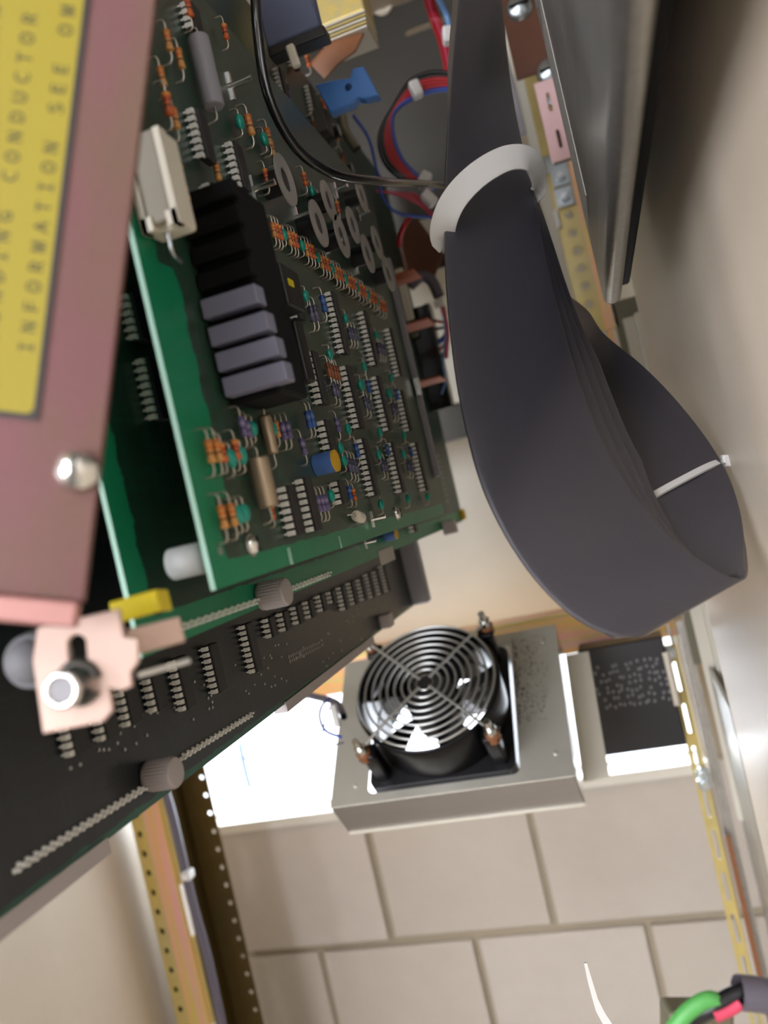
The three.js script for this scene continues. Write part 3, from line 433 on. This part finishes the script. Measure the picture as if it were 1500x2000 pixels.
// ---------------------------------------------------------------- fastening bracket below the plate
{
  const O = Dp(92, 1425, 0.185), R1 = Dp(218, 1390, 0.185).sub(O).normalize(), nrm = FW.clone().negate().add(V3(0.05, 0.1, 0)); nrm.addScaledVector(R1, -nrm.dot(R1)).normalize(); const up = nrm.clone().cross(R1);
  const g = thing('fastening_bracket', 'pale pink plated bracket with slot and bolt below the mauve plate', 'bracket', O); g.quaternion.setFromRotationMatrix(new THREE.Matrix4().makeBasis(R1, up, nrm));
  const u = 0.185 / 1600, S = (pts) => pts.map(([x, y]) => { const d = Dp(x, y, 0.185).sub(O); return [d.dot(R1), d.dot(up)]; });
  const pts = S([[92, 1428], [205, 1405], [222, 1385], [214, 1340], [240, 1345], [258, 1338], [255, 1312], [270, 1290], [268, 1250], [240, 1245], [228, 1192], [72, 1228], [66, 1290]]);
  const s = new THREE.Shape(); pts.forEach(([x, y], i) => i ? s.lineTo(x, y) : s.moveTo(x, y)); s.closePath();
  const [[sx0, sy0], [sx1, sy1]] = S([[150, 1258], [158, 1330]]); const h = new THREE.Path(), w = 0.0024; h.absarc(sx0, sy0, w, 0, Math.PI); h.absarc(sx1, sy1, w, Math.PI, Math.PI * 2); h.closePath(); s.holes.push(h);
  part('plate', sheet(s, 0.0016, 0.0003), M.pinkPlate, g);
  const [[fx0, fy0], [fx1, fy1]] = S([[262, 1290], [340, 1230]]);
  const fl = part('bent_tab', rbox(0.0015, 0.0062, 0.013, 0.0005), M.pinkPlate, g, V3(fx0 + 0.004, fy0 + 0.0042, -0.006)); fl.rotation.y = -0.95;
  const fl2 = part('bent_tab', rbox(0.0012, 0.0014, 0.013, 0.0003), M.steel, g, V3(fx0 + 0.004, fy0 - 0.0035, -0.006)); fl2.rotation.y = -0.95;
  const [[bx, by]] = S([[142, 1342]]); const b = part('bolt', cylZ(0.0042, 0.005, 24).translate(0, 0, 0.003), M.nut, g, V3(bx, by, 0.001)); part('socket', cylZ(0.0026, 0.0006, 20).translate(0, 0, 0.0056), M.grey, b); part('bolt_rim', new THREE.TorusGeometry(0.0034, 0.0009, 8, 26), M.bright, b, V3(0, 0, 0.0055)); part('lock_washer', new THREE.TorusGeometry(0.0042, 0.0012, 8, 20, 5.6), M.chassis, b, V3(0.002, 0.0006, 0.001));
  const [[kx, ky]] = S([[14, 1300]]); const k = thing('rubber_foot', 'grey rubber foot at the edge of the pale bracket', 'rubber foot', g.localToWorld(V3(kx, ky, -0.012))); k.quaternion.copy(g.quaternion);
  part('foot_body', lathe([[0, 0.006], [0.004, 0.006], [0.0052, 0.003], [0.0062, 0.001], [0.0074, -0.003], [0.0074, -0.006], [0, -0.006]], 26).rotateX(Math.PI / 2), M.foot, k);
  part('foot_rim', new THREE.TorusGeometry(0.0058, 0.0008, 8, 26), M.foot, k, V3(0, 0, 0.002));
  const t = thing('yellow_strap', 'yellow plastic strap behind the pale pink bracket', 'strap', Dp(265, 1185, 0.2)); t.quaternion.copy(g.quaternion);
  part('band', rbox(0.012, 0.0055, 0.0016, 0.0006, 0, 0, 0), M.yellowTab, t); part('band_return', rbox(0.0014, 0.0055, 0.01, 0.0005, 0.0055, 0, -0.004), M.yellowTab, t);
}

// ---------------------------------------------------------------- fan tray and fan
const TILT = 50 * Math.PI / 180;
const trayPos = Zp(645, 1578, -0.6);
{
  const g = thing('fan_tray', 'cream metal fan tray tilted upward in front of the window', 'fan tray', trayPos); g.rotation.x = -TILT;
  const w = 0.193, h = 0.142, d = 0.04, s = plateShape(w, h, [], 0.001), hp = new THREE.Path(), fx = 0.092, fy = 0.069, q = 0.0615, c = 0.006;
  hp.moveTo(fx - q + c, fy - q); hp.lineTo(fx - q + c, fy - q); hp.lineTo(fx + q - c, fy - q); hp.absarc(fx + q - c, fy - q + c, c, -Math.PI / 2, 0); hp.lineTo(fx + q, fy + q - c); hp.absarc(fx + q - c, fy + q - c, c, 0, Math.PI / 2); hp.lineTo(fx - q + c, fy + q); hp.absarc(fx - q + c, fy + q - c, c, Math.PI / 2, Math.PI); hp.lineTo(fx - q, fy - q + c); hp.absarc(fx - q + c, fy - q + c, c, Math.PI, Math.PI * 1.5); s.holes.push(hp);
  part('top_plate', sheet(s, 0.0016, 0.0003).translate(0, 0, -0.0016), M.tray, g);
  part('front_wall', rbox(w, 0.0016, d, 0.0005, w / 2, 0.0008, -d / 2 - 0.001), M.traySide, g);
  part('rear_wall', rbox(w, 0.0016, d, 0.0005, w / 2, h - 0.0008, -d / 2 - 0.001), M.traySide, g);
  part('side_wall', rbox(0.0016, h, d, 0.0005, 0.0008, h / 2, -d / 2 - 0.001), M.brushed, g);
  part('side_wall', rbox(0.0016, h, d, 0.0005, w - 0.0008, h / 2, -d / 2 - 0.001), M.bright, g);
  part('bottom_flange', merge(rbox(w, 0.004, 0.0016, 0.0005, w / 2, 0.0, -d - 0.0016)), M.cream, g);
  part('mounting_ear', merge(rbox(0.02, 0.12, 0.002, 0.0005, w + 0.012, h * 0.5, -0.03)), M.cream, g);
  for (const [x, y] of [[w - 0.012, 0.02], [w - 0.012, h - 0.016], [0.02, 0.016]]) part('rivet', lathe([[0, 0.0012], [0.0016, 0.0008], [0.002, 0]], 12).rotateX(Math.PI / 2), M.tray, g, V3(x, y, 0));
  const dust = []; for (let i = 0; i < 420; i++) { const t = Math.pow(rnd(), 2.2); const y = rr(0.05, 0.135), x = fx + q + 0.002 + t * 0.026 * (0.6 + 0.6 * y / 0.135), z = 0.0002; dust.push(at(new THREE.TetrahedronGeometry(rr(0.0003, 0.0009)), x, y, z)); }
  const ds = part('dust', merge(dust), M.rubber, g); ds.userData.kind = 'stuff';
  // the fan
  const f = thing('axial_fan', 'black axial fan with chrome ring guard mounted in the cream tray', 'fan', g.localToWorld.call((g.updateMatrixWorld(true), g), V3(fx, fy, 0))); f.rotation.x = -TILT;
  const R = 0.0565, dp = 0.042;
  part('shroud', lathe([[R + 0.001, dp], [R + 0.003, dp - 0.001], [R + 0.0015, dp - 0.012], [R + 0.0005, 0.004], [R + 0.001, -0.02], [R - 0.001, -0.02], [R - 0.0015, dp - 0.006], [R - 0.0002, dp - 0.001], [R + 0.001, dp]], 64).rotateX(Math.PI / 2), M.darkMetal, f);
  part('base_frame', (() => { const sh = plateShape(0.117, 0.117, [], 0.008), p = new THREE.Path(); p.absarc(0.0585, 0.0585, R - 0.001, 0, Math.PI * 2, true); sh.holes.push(p); return sheet(sh, 0.03, 0.0006).translate(-0.0585, -0.0585, -0.028); })(), M.black, f);
  for (const [sx, sy] of [[-1, -1], [1, -1], [-1, 1], [1, 1]]) {
    const e = part('mounting_lug', merge(rbox(0.014, 0.014, 0.006, 0.003, sx * 0.0485, sy * 0.0485, dp - 0.006), rbox(0.012, 0.012, dp - 0.006, 0.003, sx * 0.0475, sy * 0.0475, (dp - 0.01) / 2)), M.darkMetal, f);
    const b = part('screw', merge(cylZ(0.0048, 0.007, 6), at(cylZ(0.0028, 0.012, 14), 0, 0, 0.006)), M.bright, f, V3(sx * 0.0505, sy * 0.0505, dp + 0.003));
    part('bushing', cylZ(0.0055, 0.008, 16), M.copper, b, V3(0, 0, -0.0075));
  }
  const gu = part('finger_guard', lathe([[0.0066, 0.0008], [0.0074, 0.0008], [0.0074, -0.0008], [0.0066, -0.0008], [0.0066, 0.0008]], 24).rotateX(Math.PI / 2), M.bright, f, V3(0, 0, dp + 0.004));
  for (let i = 1; i < 9; i++) part('ring', new THREE.TorusGeometry(0.007 + i * 0.00615, 0.00095, 8, 64), M.steel, gu);
  for (let k = 0; k < 4; k++) { const a = Math.PI / 4 + k * Math.PI / 2, C = Math.cos(a), S = Math.sin(a); part('spoke', tube([V3(C * 0.006, S * 0.006, 0.0012), V3(C * 0.045, S * 0.045, 0.0012), V3(C * 0.06, S * 0.06, 0.0), V3(C * 0.0715, S * 0.0715, -0.001)], 0.0012, 24, 8), M.steel, gu); }
  const ro = part('rotor', lathe([[0, 0.014], [0.019, 0.014], [0.022, 0.011], [0.022, -0.016], [0, -0.016]], 40).rotateX(Math.PI / 2), M.black, f, V3(0, 0, 0.016));
  for (let k = 0; k < 5; k++) { const rows = []; for (let i = 0; i <= 8; i++) { const r = 0.021 + i / 8 * 0.032, a = k * Math.PI * 0.4 + i * 0.02, tw = 0.75 - i * 0.03; const c0 = V3(Math.cos(a) * r, Math.sin(a) * r, 0), tg = V3(-Math.sin(a), Math.cos(a), 0); rows.push({ c: c0, s: tg.clone().multiplyScalar(Math.cos(tw) * (0.012 + i * 0.001)).add(V3(0, 0, Math.sin(tw) * 0.012)), n: tg.clone().multiplyScalar(-Math.sin(tw)).add(V3(0, 0, Math.cos(tw))).multiplyScalar(0.0008) }); } part('blade', strip(rows), M.blackGloss, ro); }
}
// fan lead wires
{
  const g = thing('fan_wires', 'thin blue and black fan lead wires curling beside the tray', 'wires', Dp(668, 1440, 0.6)), L = (...p) => p.map(([x, y, d]) => Dp(x, y, d).sub(g.position));
  part('wire', tube(L([668, 1440, 0.61], [640, 1430, 0.61], [625, 1405, 0.63], [628, 1380, 0.65], [645, 1362, 0.67]), 0.0011), M.blueWire, g);
  part('wire', tube(L([672, 1450, 0.61], [645, 1455, 0.61], [630, 1440, 0.62], [638, 1400, 0.64], [648, 1372, 0.67]), 0.0007), M.greyCable, g);
  part('sleeve', tube(L([578, 1352, 0.72], [620, 1362, 0.71], [655, 1372, 0.69], [672, 1400, 0.66]), 0.003, 20), M.greyCable, g);
  part('tie', rbox(0.005, 0.018, 0.004, 0.001), M.tie, g, L([655, 1398, 0.655])[0]);
}
// black module beside the tray
{
  const c = Zp(1234, 1364, -0.762), g = thing('black_module', 'black module with a dusty vent patch right of the fan tray', 'module', c);
  part('case', rbox(0.076, 0.1, 0.03, 0.002, 0, 0.0, -0.018), M.black, g);
  const dots = []; for (let r = 0; r < 7; r++) for (let k = 0; k < 15; k++) if (rnd() > 0.25) dots.push([-0.028 + k * 0.0043 + rr(-0.0012, 0.0012), 0.032 - r * 0.0062 + rr(-0.0015, 0.0015)]);
  const dg = new THREE.SphereGeometry(0.0012, 6, 4).scale(1, 1.4, 0.5); const m = part('dusty_vent_beads', merge(dots.map(([x, y]) => at(dg, x, y, -0.0028))), M.grey, g); m.userData.kind = 'stuff';
  part('trim_strip', rbox(0.006, 0.05, 0.004, 0.0015, 0.037, 0.012, 0), M.bright, g);
}

// ---------------------------------------------------------------- black ribbon cable loop
const ribbonRows = [[900, -60, 0.6, 975, -60, 0.62], [880, 170, 0.52, 1000, 180, 0.56], [868, 430, 0.47, 1045, 390, 0.5], [880, 650, 0.43, 1090, 600, 0.46], [910, 835, 0.4, 1137, 760, 0.43], [957, 985, 0.38, 1200, 905, 0.41], [1050, 1135, 0.365, 1300, 1040, 0.395], [1150, 1222, 0.357, 1400, 1115, 0.385], [1240, 1245, 0.357, 1452, 1130, 0.39], [1285, 1205, 0.38, 1458, 1080, 0.412], [1265, 1110, 0.41, 1435, 1000, 0.44], [1225, 1000, 0.44, 1388, 915, 0.47], [1170, 900, 0.47, 1322, 825, 0.5], [1110, 810, 0.5, 1250, 748, 0.53], [1050, 740, 0.53, 1182, 690, 0.56], [1015, 690, 0.57, 1150, 640, 0.6], [950, 640, 0.62, 1078, 580, 0.65]];
const RS = 0.74;
const edgeL = new THREE.CatmullRomCurve3(ribbonRows.map(([a, b, c]) => Dp(a, b, c * RS))), edgeR = new THREE.CatmullRomCurve3(ribbonRows.map((r) => Dp(r[3], r[4], r[5] * RS)));
const frameAt = (t) => { const a = edgeL.getPoint(t), b = edgeR.getPoint(t), c = a.clone().add(b).multiplyScalar(0.5), s = b.clone().sub(a).multiplyScalar(0.5), e = 0.004, tg = edgeL.getPoint(Math.min(1, t + e)).add(edgeR.getPoint(Math.min(1, t + e))).sub(edgeL.getPoint(Math.max(0, t - e))).sub(edgeR.getPoint(Math.max(0, t - e))).normalize(), n = s.clone().cross(tg).normalize(); return { c, s, tg, n }; };
{
  const side = Math.sign(frameAt(0.3).n.dot(FW)) || 1;                               // +: away from the viewer on the front run
  const g = thing('ribbon_cable_bundle', 'thick bundle of flat black ribbon cables looping down past the side panel', 'ribbon cable');
  for (let k = 0; k < 4; k++) {
    const rows = []; for (let i = 0; i <= 110; i++) { const { c, s, n } = frameAt(i / 110); const off = 0.0004 + k * 0.003 * (1 - 0.8 * Math.exp(-(((i / 110 - 0.52) / 0.09) ** 2))); rows.push({ c: c.clone().addScaledVector(n, side * off).addScaledVector(s, 0.26 * k * Math.min(1, i / 25) * Math.min(1, Math.max(0, 1 - (i - 34) / 18))), s: s.clone().multiplyScalar(1 - 0.02 * k), n: n.clone().multiplyScalar(0.0009 * -1), b: side * (1.1 + 1.2 * Math.sin(i / 110 * 9)) }); }
    part('ribbon_cable', strip(rows), M.cable, g);
  }
  const tieAt = (t, label, wdt = 0.0026, skew = 0, th = 0.0075) => {
    const f = frameAt(t), a0 = edgeL.getPoint(t + skew), b0 = edgeR.getPoint(t - skew), c = a0.clone().add(b0).multiplyScalar(0.5), s = b0.clone().sub(a0).multiplyScalar(0.5), n = f.n.clone().addScaledVector(s.clone().normalize(), -f.n.dot(s.clone().normalize())).normalize(), tg = n.clone().cross(s).normalize(), h = s.length(), sd = s.clone().normalize(), cc = c.clone().addScaledVector(n, side * 0.0045), rows = [];
    for (let i = 0; i <= 60; i++) { const a = i / 60 * Math.PI * 2, x = Math.sign(Math.cos(a)) * Math.pow(Math.abs(Math.cos(a)), 0.55) * (h + 0.0015), y = Math.sign(Math.sin(a)) * Math.pow(Math.abs(Math.sin(a)), 0.7) * th; rows.push({ c: cc.clone().addScaledVector(sd, x).addScaledVector(n, y), s: tg.clone().multiplyScalar(wdt), n: sd.clone().multiplyScalar(Math.cos(a)).addScaledVector(n, Math.sin(a)).normalize().multiplyScalar(0.0007) }); }
    const T = thing('cable_tie', label, 'cable tie', cc); part('band', strip(rows).translate(-cc.x, -cc.y, -cc.z), M.tie, T);
    const hd = sd.clone().multiplyScalar(h + 0.003).addScaledVector(n, side * 0.003); const head = part('head', rbox(0.0045, 0.0052, 0.004, 0.001), M.tie, T, hd); head.quaternion.copy(camera.quaternion);
  };
{ // broad tie bowed over the front run
    const front = [[866, 470, 0.472], [866, 440, 0.464], [882, 398, 0.46], [912, 360, 0.459], [952, 328, 0.46], [996, 308, 0.464], [1030, 310, 0.47], [1050, 335, 0.482], [1052, 370, 0.5]], back = [[1030, 395, 0.515], [960, 420, 0.51], [900, 455, 0.495]];
    const cv = new THREE.CatmullRomCurve3([...front, ...back].map(([x, y, d]) => Dp(x, y, d * RS)), true), o = Dp(950, 400, 0.48 * RS), T = thing('cable_tie', 'wide white cable tie around the front run of black ribbon cables', 'cable tie', o), rows = [];
    for (let i = 0; i <= 80; i++) { const t = i / 80, c = cv.getPoint(t), tg = cv.getTangent(t), out = c.clone().sub(o); out.addScaledVector(tg, -out.dot(tg)); const s = tg.clone().cross(FW).normalize(); const n = s.clone().cross(tg).normalize(); const w = t < 0.62 ? 0.0054 : 0.0035; rows.push({ c: c.sub(o), s: s.multiplyScalar(w), n: n.multiplyScalar(-0.0006) }); }
    part('band', strip(rows), M.tie, T);
  } tieAt(0.675, 'narrow white cable tie around the returning loop of ribbon cables', 0.0014, 0, 0.006);
}

// ---------------------------------------------------------------- cables and wires
const wire = (g, m, r, n, ...pts) => part('wire', tube(pts.map(([x, y, d]) => Dp(x, y, d).sub(g.position)), r, n ?? 40, 8), m, g);
{
  const g = thing('black_power_cable', 'single glossy black cable curving across the top of the boards', 'cable', Dp(700, 350, 0.42));
  part('jacket', tube([[498, -40, 0.33], [503, 60, 0.33], [525, 190, 0.335], [575, 285, 0.345], [640, 335, 0.36], [740, 354, 0.4], [845, 360, 0.52], [905, 368, 0.58]].map(([x, y, d]) => Dp(x, y, d).sub(g.position)), 0.0022, 60, 12), M.blackGloss, g);
}
{
  const g = thing('wire_harness', 'looped harness of red black and blue wires tied with white ties', 'wire harness', Dp(790, 250, 0.6));
  for (const [o, m] of [[0, M.red], [7, M.red], [14, M.red], [-6, M.blackWire], [-14, M.blackWire], [22, M.blueWire]]) wire(g, m, 0.0019, 50, [905, 160 + o * 0.6, 0.6], [850, 155 + o, 0.6], [805, 170 + o, 0.6], [768, 215 + o * 0.3, 0.6], [752 + o * 0.7, 265, 0.6], [765 + o, 315, 0.6], [800 + o, 350, 0.6], [835 + o * 0.5, 368, 0.61]);
  for (const o of [0, 7, 14]) wire(g, o === 7 ? M.redPink : M.red, 0.0017, 40, [828 + o, -12, 0.6], [840 + o, 30, 0.62], [858 + o, 80, 0.62], [872 + o, 140, 0.62]);
  wire(g, M.skyWire, 0.0022, 30, [852, -12, 0.6], [872, 30, 0.615], [882, 80, 0.615], [888, 140, 0.615]);
  wire(g, M.blueWire, 0.0011, 40, [690, 225, 0.57], [720, 270, 0.57], [735, 330, 0.57], [748, 385, 0.58], [775, 415, 0.59], [840, 425, 0.6], [870, 432, 0.6]);
  for (let i = 0; i < 7; i++) wire(g, i % 3 ? M.red : M.redPink, 0.001, 24, [735 + i * 8, 372 + i, 0.61], [775 + i * 6, 380, 0.61], [820 + i * 3, 400 + i * 2, 0.61], [850 + i * 3, 428 + i, 0.61]);
  wire(g, M.red, 0.0022, 24, [800, 425, 0.6], [790, 440, 0.6], [782, 458, 0.61], [780, 480, 0.62]);
  for (const [x, y, a] of [[812, 175, 0.4], [828, 352, -0.5], [838, 388, 0.8], [875, 70, 0.1]]) { const t = part('tie', rbox(0.008, 0.012, 0.009, 0.002), M.tie, g, Dp(x, y, 0.592).sub(g.position)); t.quaternion.copy(camera.quaternion); t.rotateZ(a); }
}
{
  const g = thing('sleeved_wires', 'black sleeved cable with red and blue wires fanning out behind the edge connector', 'wires', Dp(855, 600, 0.72));
  part('sleeve', tube([[800, 558, 0.72], [825, 540, 0.72], [842, 548, 0.72], [858, 580, 0.72]].map(([x, y, d]) => Dp(x, y, d).sub(g.position)), 0.005, 20, 10), M.greyCable, g);
  for (const [m, e, o] of [[M.red, [825, 622], 0], [M.blackWire, [832, 640], 3], [M.blueWire, [838, 668], 6], [M.blueWire, [842, 675], 8], [M.red, [844, 692], 9], [M.blackWire, [848, 716], 11]]) wire(g, m, 0.0013, 30, [858 + o * 0.3, 585, 0.72], [866 + o * 0.4, 615, 0.72], [868 + o * 0.3, (615 + e[1]) / 2 + 10, 0.72], [(858 + e[0]) / 2, e[1] + 2, 0.725], [e[0], e[1], 0.73]);
  wire(g, M.redPink, 0.0016, 30, [860, 590, 0.715], [874, 640, 0.715], [872, 700, 0.715]); wire(g, M.skyWire, 0.001, 30, [862, 590, 0.715], [870, 650, 0.715], [866, 710, 0.715], [870, 745, 0.715], [862, 770, 0.715]);
  part('tie', rbox(0.008, 0.006, 0.008, 0.0015), M.tie, g, Dp(857, 594, 0.715).sub(g.position));
}
{
  const g = thing('grey_cable', 'grey cable running down inside the chromate plated left post with white ties', 'cable', Dp(390, 1800, 0.82));
  part('jacket', tube([[300, 1480, 0.82], [330, 1570, 0.82], [352, 1660, 0.82], [375, 1760, 0.82], [405, 1870, 0.82], [435, 2010, 0.82]].map(([x, y, d]) => Dp(x, y, d).sub(g.position)), 0.0045, 50, 12), M.greyCable, g);
  part('tie', merge(rbox(0.01, 0.009, 0.012, 0.002)), M.tie, g, Dp(367, 1708, 0.815).sub(g.position));
}
// ---------------------------------------------------------------- power supply corner at the top
{
  const g = thing('power_supply_chassis', 'dull grey chassis plate with a slot behind the red wires', 'chassis', Zp(800, 120, -0.775));
  const s = plateShape(0.2, 0.28, [], 0.002), p = new THREE.Path(); p.absarc(0.135, 0.22, 0.0035, Math.PI / 2, Math.PI * 1.5); p.lineTo(0.17, 0.2165); p.absarc(0.17, 0.22, 0.0035, -Math.PI / 2, Math.PI / 2); p.closePath(); s.holes.push(p);
  part('plate', sheet(s, 0.002).translate(-0.13, -0.195, 0), M.chassis, g);
  part('grommet', new THREE.TorusGeometry(0.008, 0.003, 10, 26), M.ceramic, g, V3(-0.012, 0.058, 0.004));
}
{
  const g = thing('gold_transformer', 'gold laminated transformer with bright stacked edges above the copper strap', 'transformer', Zp(672, 30, -0.58));
  part('core', rbox(0.036, 0.03, 0.03, 0.002, 0, 0.004, 0), M.gold, g);
  for (let k = 0; k < 5; k++) part('lamination', rbox(0.038 - k * 0.001, 0.0012, 0.031, 0.0003, -0.001 + k * 0.0002, -0.012 - k * 0.0026, 0.001), k % 2 ? M.gold : M.ceramic, g);
  const c = thing('copper_strap', 'brown copper strap slanting between the gold transformer and the blue connector', 'strap', Zp(665, 110, -0.57)); 
  const L = (x, y, dz) => Zp(x, y, -0.57 + dz).sub(c.position), rows = [[705, 60, 0], [680, 85, 0.003], [645, 112, 0.004], [620, 140, 0.002]].map(([x, y, d]) => ({ c: L(x, y, d), s: V3(-0.004, 0.007, 0).multiplyScalar(y > 60 ? 1 : 0.4), n: V3(0, 0, -0.001) })); part('strap', strip(rows), M.copper, c);
}
{
  const g = thing('blue_grey_box', 'slate blue component box at the upper end of the front board', 'component', Zp(565, 25, -0.44)); part('case', rbox(0.032, 0.036, 0.01, 0.002, 0, 0.002, 0), M.slate, g); part('base', rbox(0.034, 0.006, 0.011, 0.001, 0.001, -0.018, -0.002), M.black, g);
}
{
  const g = thing('blue_connector', 'bright blue plastic connector with a small hole above the boards', 'connector', Zp(672, 182, -0.48));
  const rect = [[622, 172], [655, 164], [688, 160], [694, 141], [712, 138], [740, 190], [716, 196], [702, 194], [690, 206], [650, 223]].map(([x, y]) => Zp(x, y, -0.48).sub(g.position)); const s = new THREE.Shape(); rect.forEach((p, i) => i ? s.lineTo(p.x, p.y) : s.moveTo(p.x, p.y)); const hp = Zp(684, 176, -0.48).sub(g.position), h = new THREE.Path(); h.absarc(hp.x, hp.y, 0.0022, 0, Math.PI * 2, true); s.holes.push(h);
  part('shell', sheet(s, 0.008, 0.0008).translate(0, 0, -0.004), M.blueConn, g); part('socket', rbox(0.016, 0.016, 0.006, 0.001, -0.004, 0.001, -0.007), M.black, g); part('key', rbox(0.008, 0.014, 0.012, 0.001, -0.018, -0.01, -0.006), M.chassis, g);
}
{
  const g = thing('cream_sleeve', 'short cream sleeve bent below the blue connector', 'sleeve', Zp(680, 270, -0.58)); part('sleeve', tube([[668, 228], [674, 255], [688, 280], [697, 292]].map(([x, y]) => Zp(x, y, -0.58).sub(g.position)), 0.0035, 20, 10), M.olive, g);
  const w = thing('white_tab', 'small white plastic tab beneath the slate blue box', 'tab', Zp(573, 110, -0.43)); const t = part('tab', rbox(0.005, 0.013, 0.004, 0.0015), M.ceramic, w); t.rotation.z = 0.1;
}
{
  const g = thing('angled_bracket', 'pale angled sheet metal bracket behind the upper white cable tie', 'bracket', Zp(850, 470, -0.74));
  const pts = [[820, 432], [860, 428], [880, 500], [862, 490]].map(([x, y]) => Zp(x, y, -0.74).sub(g.position)), s = new THREE.Shape(); pts.forEach((p, i) => i ? s.lineTo(p.x, p.y) : s.moveTo(p.x, p.y)); part('plate', sheet(s, 0.003), M.cream, g);
  const d = thing('dark_cover', 'dark brown cover plate beside the pale angled bracket', 'cover', Zp(825, 480, -0.76)); const q = [[790, 440], [818, 432], [868, 490], [850, 540], [800, 560], [785, 520]].map(([x, y]) => Zp(x, y, -0.76).sub(d.position)), t = new THREE.Shape(); q.forEach((p, i) => i ? t.lineTo(p.x, p.y) : t.moveTo(p.x, p.y)); part('plate', sheet(t, 0.003), M.brownRes, d);
}
{
  const a = Zp(868, 830, -0.84), g = thing('grey_crossbar', 'grey horizontal bar in front of the cream plaster behind the edge connector', 'bar', a); part('bar', rbox(0.24, 0.036, 0.02, 0.002, 0.04, 0, 0), M.chassis, g);
}
{
  const g = thing('white_clip', 'small white plastic clip between the ribbon loop and the perforated post', 'clip', Zp(1172, 662, -0.78)); part('clip_body', rbox(0.013, 0.012, 0.006, 0.002), M.tie, g); part('clip_tongue', rbox(0.004, 0.02, 0.003, 0.001, -0.008, 0.012, 0), M.tie, g);
}
// ---------------------------------------------------------------- loose ends low in front
{
  const g = thing('wire_connector', 'blurred connector with green black and red wires low in the cabinet', 'connector', Dp(1400, 1985, 0.24));
  wire(g, M.greenWire, 0.0025, 24, [1300, 2030, 0.24], [1345, 1975, 0.24], [1385, 1952, 0.24], [1410, 1960, 0.24]);
  wire(g, M.blackWire, 0.0026, 24, [1335, 2000, 0.245], [1390, 1968, 0.24], [1430, 1945, 0.24], [1470, 1930, 0.24]);
  wire(g, M.redPink, 0.0018, 24, [1395, 1985, 0.238], [1425, 1972, 0.238], [1445, 1960, 0.238]);
  part('sleeve', tube([[1440, 1938, 0.24], [1480, 1942, 0.24], [1540, 1955, 0.24]].map(([x, y, d]) => Dp(x, y, d).sub(g.position)), 0.0048, 16, 12), M.greyCable, g);
  const b = part('housing', rbox(0.02, 0.014, 0.01, 0.002), M.olive, g, Dp(1360, 2005, 0.25).sub(g.position)); b.quaternion.copy(camera.quaternion);
}
{
  const g = thing('loose_tie_tail', 'loose white cable tie tail sticking up before the block wall', 'cable tie', Dp(1170, 1960, 0.35)), P = (x, y) => Dp(x, y, 0.35).sub(g.position);
  const rows = [[1143, 1880, 0.0006], [1152, 1915, 0.001], [1162, 1950, 0.0012], [1172, 1975, 0.0018], [1190, 2005, 0.0022], [1215, 2040, 0.0024]].map(([x, y, w]) => ({ c: P(x, y), s: RT.clone().multiplyScalar(w), n: FW.clone().multiplyScalar(-0.0005) })); part('tail', strip(rows), M.tie, g);
}

renderer.render(scene, camera);
